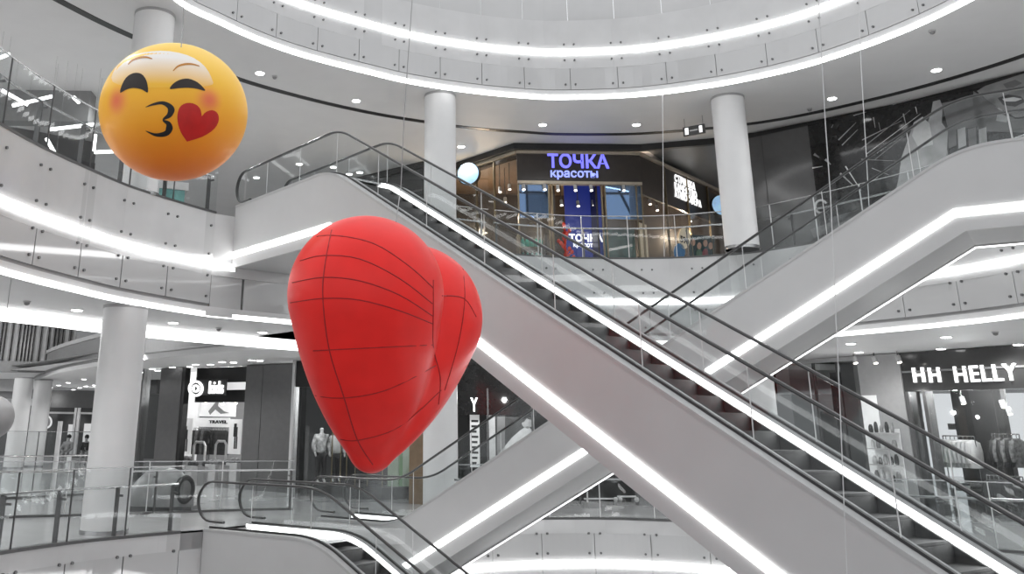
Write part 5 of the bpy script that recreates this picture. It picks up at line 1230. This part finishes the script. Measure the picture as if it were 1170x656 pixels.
for (x, y) in ring_px:
    if y > 444: y = 444 + (y - 444) * .5
    P = pz(x, y, ZC); k_ = min(1.0, 68 / P[1]); P = np.array([P[0] * k_, P[1] * k_, EYE + (ZC - EYE) * k_]) if False else P
    if P[1] > 69: continue
    downlight(P, 'tiny downlight in a curved row on the round-ended soffit behind the thick column', 'curved rows of tiny downlights')
    COL.objects[-1] if False else None
strip([tuple(pz(x, y, ZC)[:2]) for x, y in ((47, 446), (50, 448.5), (58, 450.5), (70, 452), (84, 453))], 0, 0, ZC - .04, ZC, 'curved white light arc on the round-ended soffit at left', -.5, .5)
for (x, y), zc, w in (((314, 87), ZB3, 'in the upper soffit right of the yellow balloon'), ((925, 124), ZB3, 'in the upper soffit near the black gap at right'), ((1065, 35), ZB3, 'in the upper soffit at the top right'), ((31, 344), ZB2, 'in the left lower soffit above the cove'), ((250, 374.5), ZB2, 'in the left lower soffit between column and heart'), ((1137, 379), ZB2, 'in the soffit above the sportswear shop')):
    P = pz(x, y, zc); t = thing('smoke_detector', 'small grey smoke detector ' + w, 'smoke detector', P)
    MB().lathe((P[0], P[1], P[2] - .09), [(.02, 0), (.05, .02), (.06, .06)], 16).build('head', mgrey, t, True); MB().cyl((P[0], P[1], P[2] - .03), (P[0], P[1], P[2]), .075, 16).build('base', lgrey, t, True)
# exit sign hanging near the right column
FE = Frame((pz(786, 150, ZB3 - .5)[0], 25.6), (pz(800, 150, ZB3 - .5)[0] + .15, 25.2)); P = pd(793, 149, 25.4)
t = thing('exit_sign', 'small dark hanging exit sign with white pictograms left of the right column', 'sign', P)
mb = MB(); FE.box(mb, 0, FE.len, P[2] - .14, P[2] + .14, -.03, .03); mb.build('case', dgrey, t)
mb = MB(); FE.box(mb, .06, .16, P[2] - .10, P[2] + .10, .03, .035); mb.build('door_symbol', whlet, t)
mb = MB(); FE.box(mb, FE.len - .16, FE.len - .07, P[2] - .10, P[2] + .10, .03, .035); mb.build('figure_symbol', whlet, t)
mb = MB(); FE.box(mb, .2, FE.len - .2, P[2] - .02, P[2] + .02, .03, .034); mb.build('arrow_symbol', jw, t)
for s_ in (.05, FE.len - .05): a = FE.P(s_, P[2] + .14, 0); MB().tube([a, (a[0], a[1], ZB3)], .01, 6).build('hanger', cable_m, t)
# the light the ceiling lamps throw on the floors: rings of spots set in both soffits
def spot(P, e):
    l = bpy.data.lights.new('ceiling_spot', 'SPOT'); l.energy = e; l.spot_size = R_(150); l.spot_blend = .6; l.shadow_soft_size = .1
    o = bpy.data.objects.new('ceiling_spot', l); o.location = tuple(P); COL.objects.link(o)
for rad, n in ((10.6, 16), (14.5, 18), (20, 14)):
    for k in range(n):
        a = R_(-15 + 210 * (k + .5) / n); x, y = CEN[0] + rad * math.cos(a), CEN[1] + rad * math.sin(a)
        if min(math.hypot(x - cx_, y - cy_) for cx_, cy_ in ((-5.32, 18.98), (1.4, 23.95), (9.3, 23.75))) < 2.2: continue
        spot((x, y, ZB3 - .04), 170 if rad < 20 else 240); spot((x, y, ZB2 - .06), 120 if rad < 20 else 140)
for x, y in ((-18, 34), (-14, 44), (-22, 50), (-20, 40), (-12, 36), (-6, 30), (-8, 42), (-25, 36), (-16, 52)): spot((x, y, ZC - .06), 240)
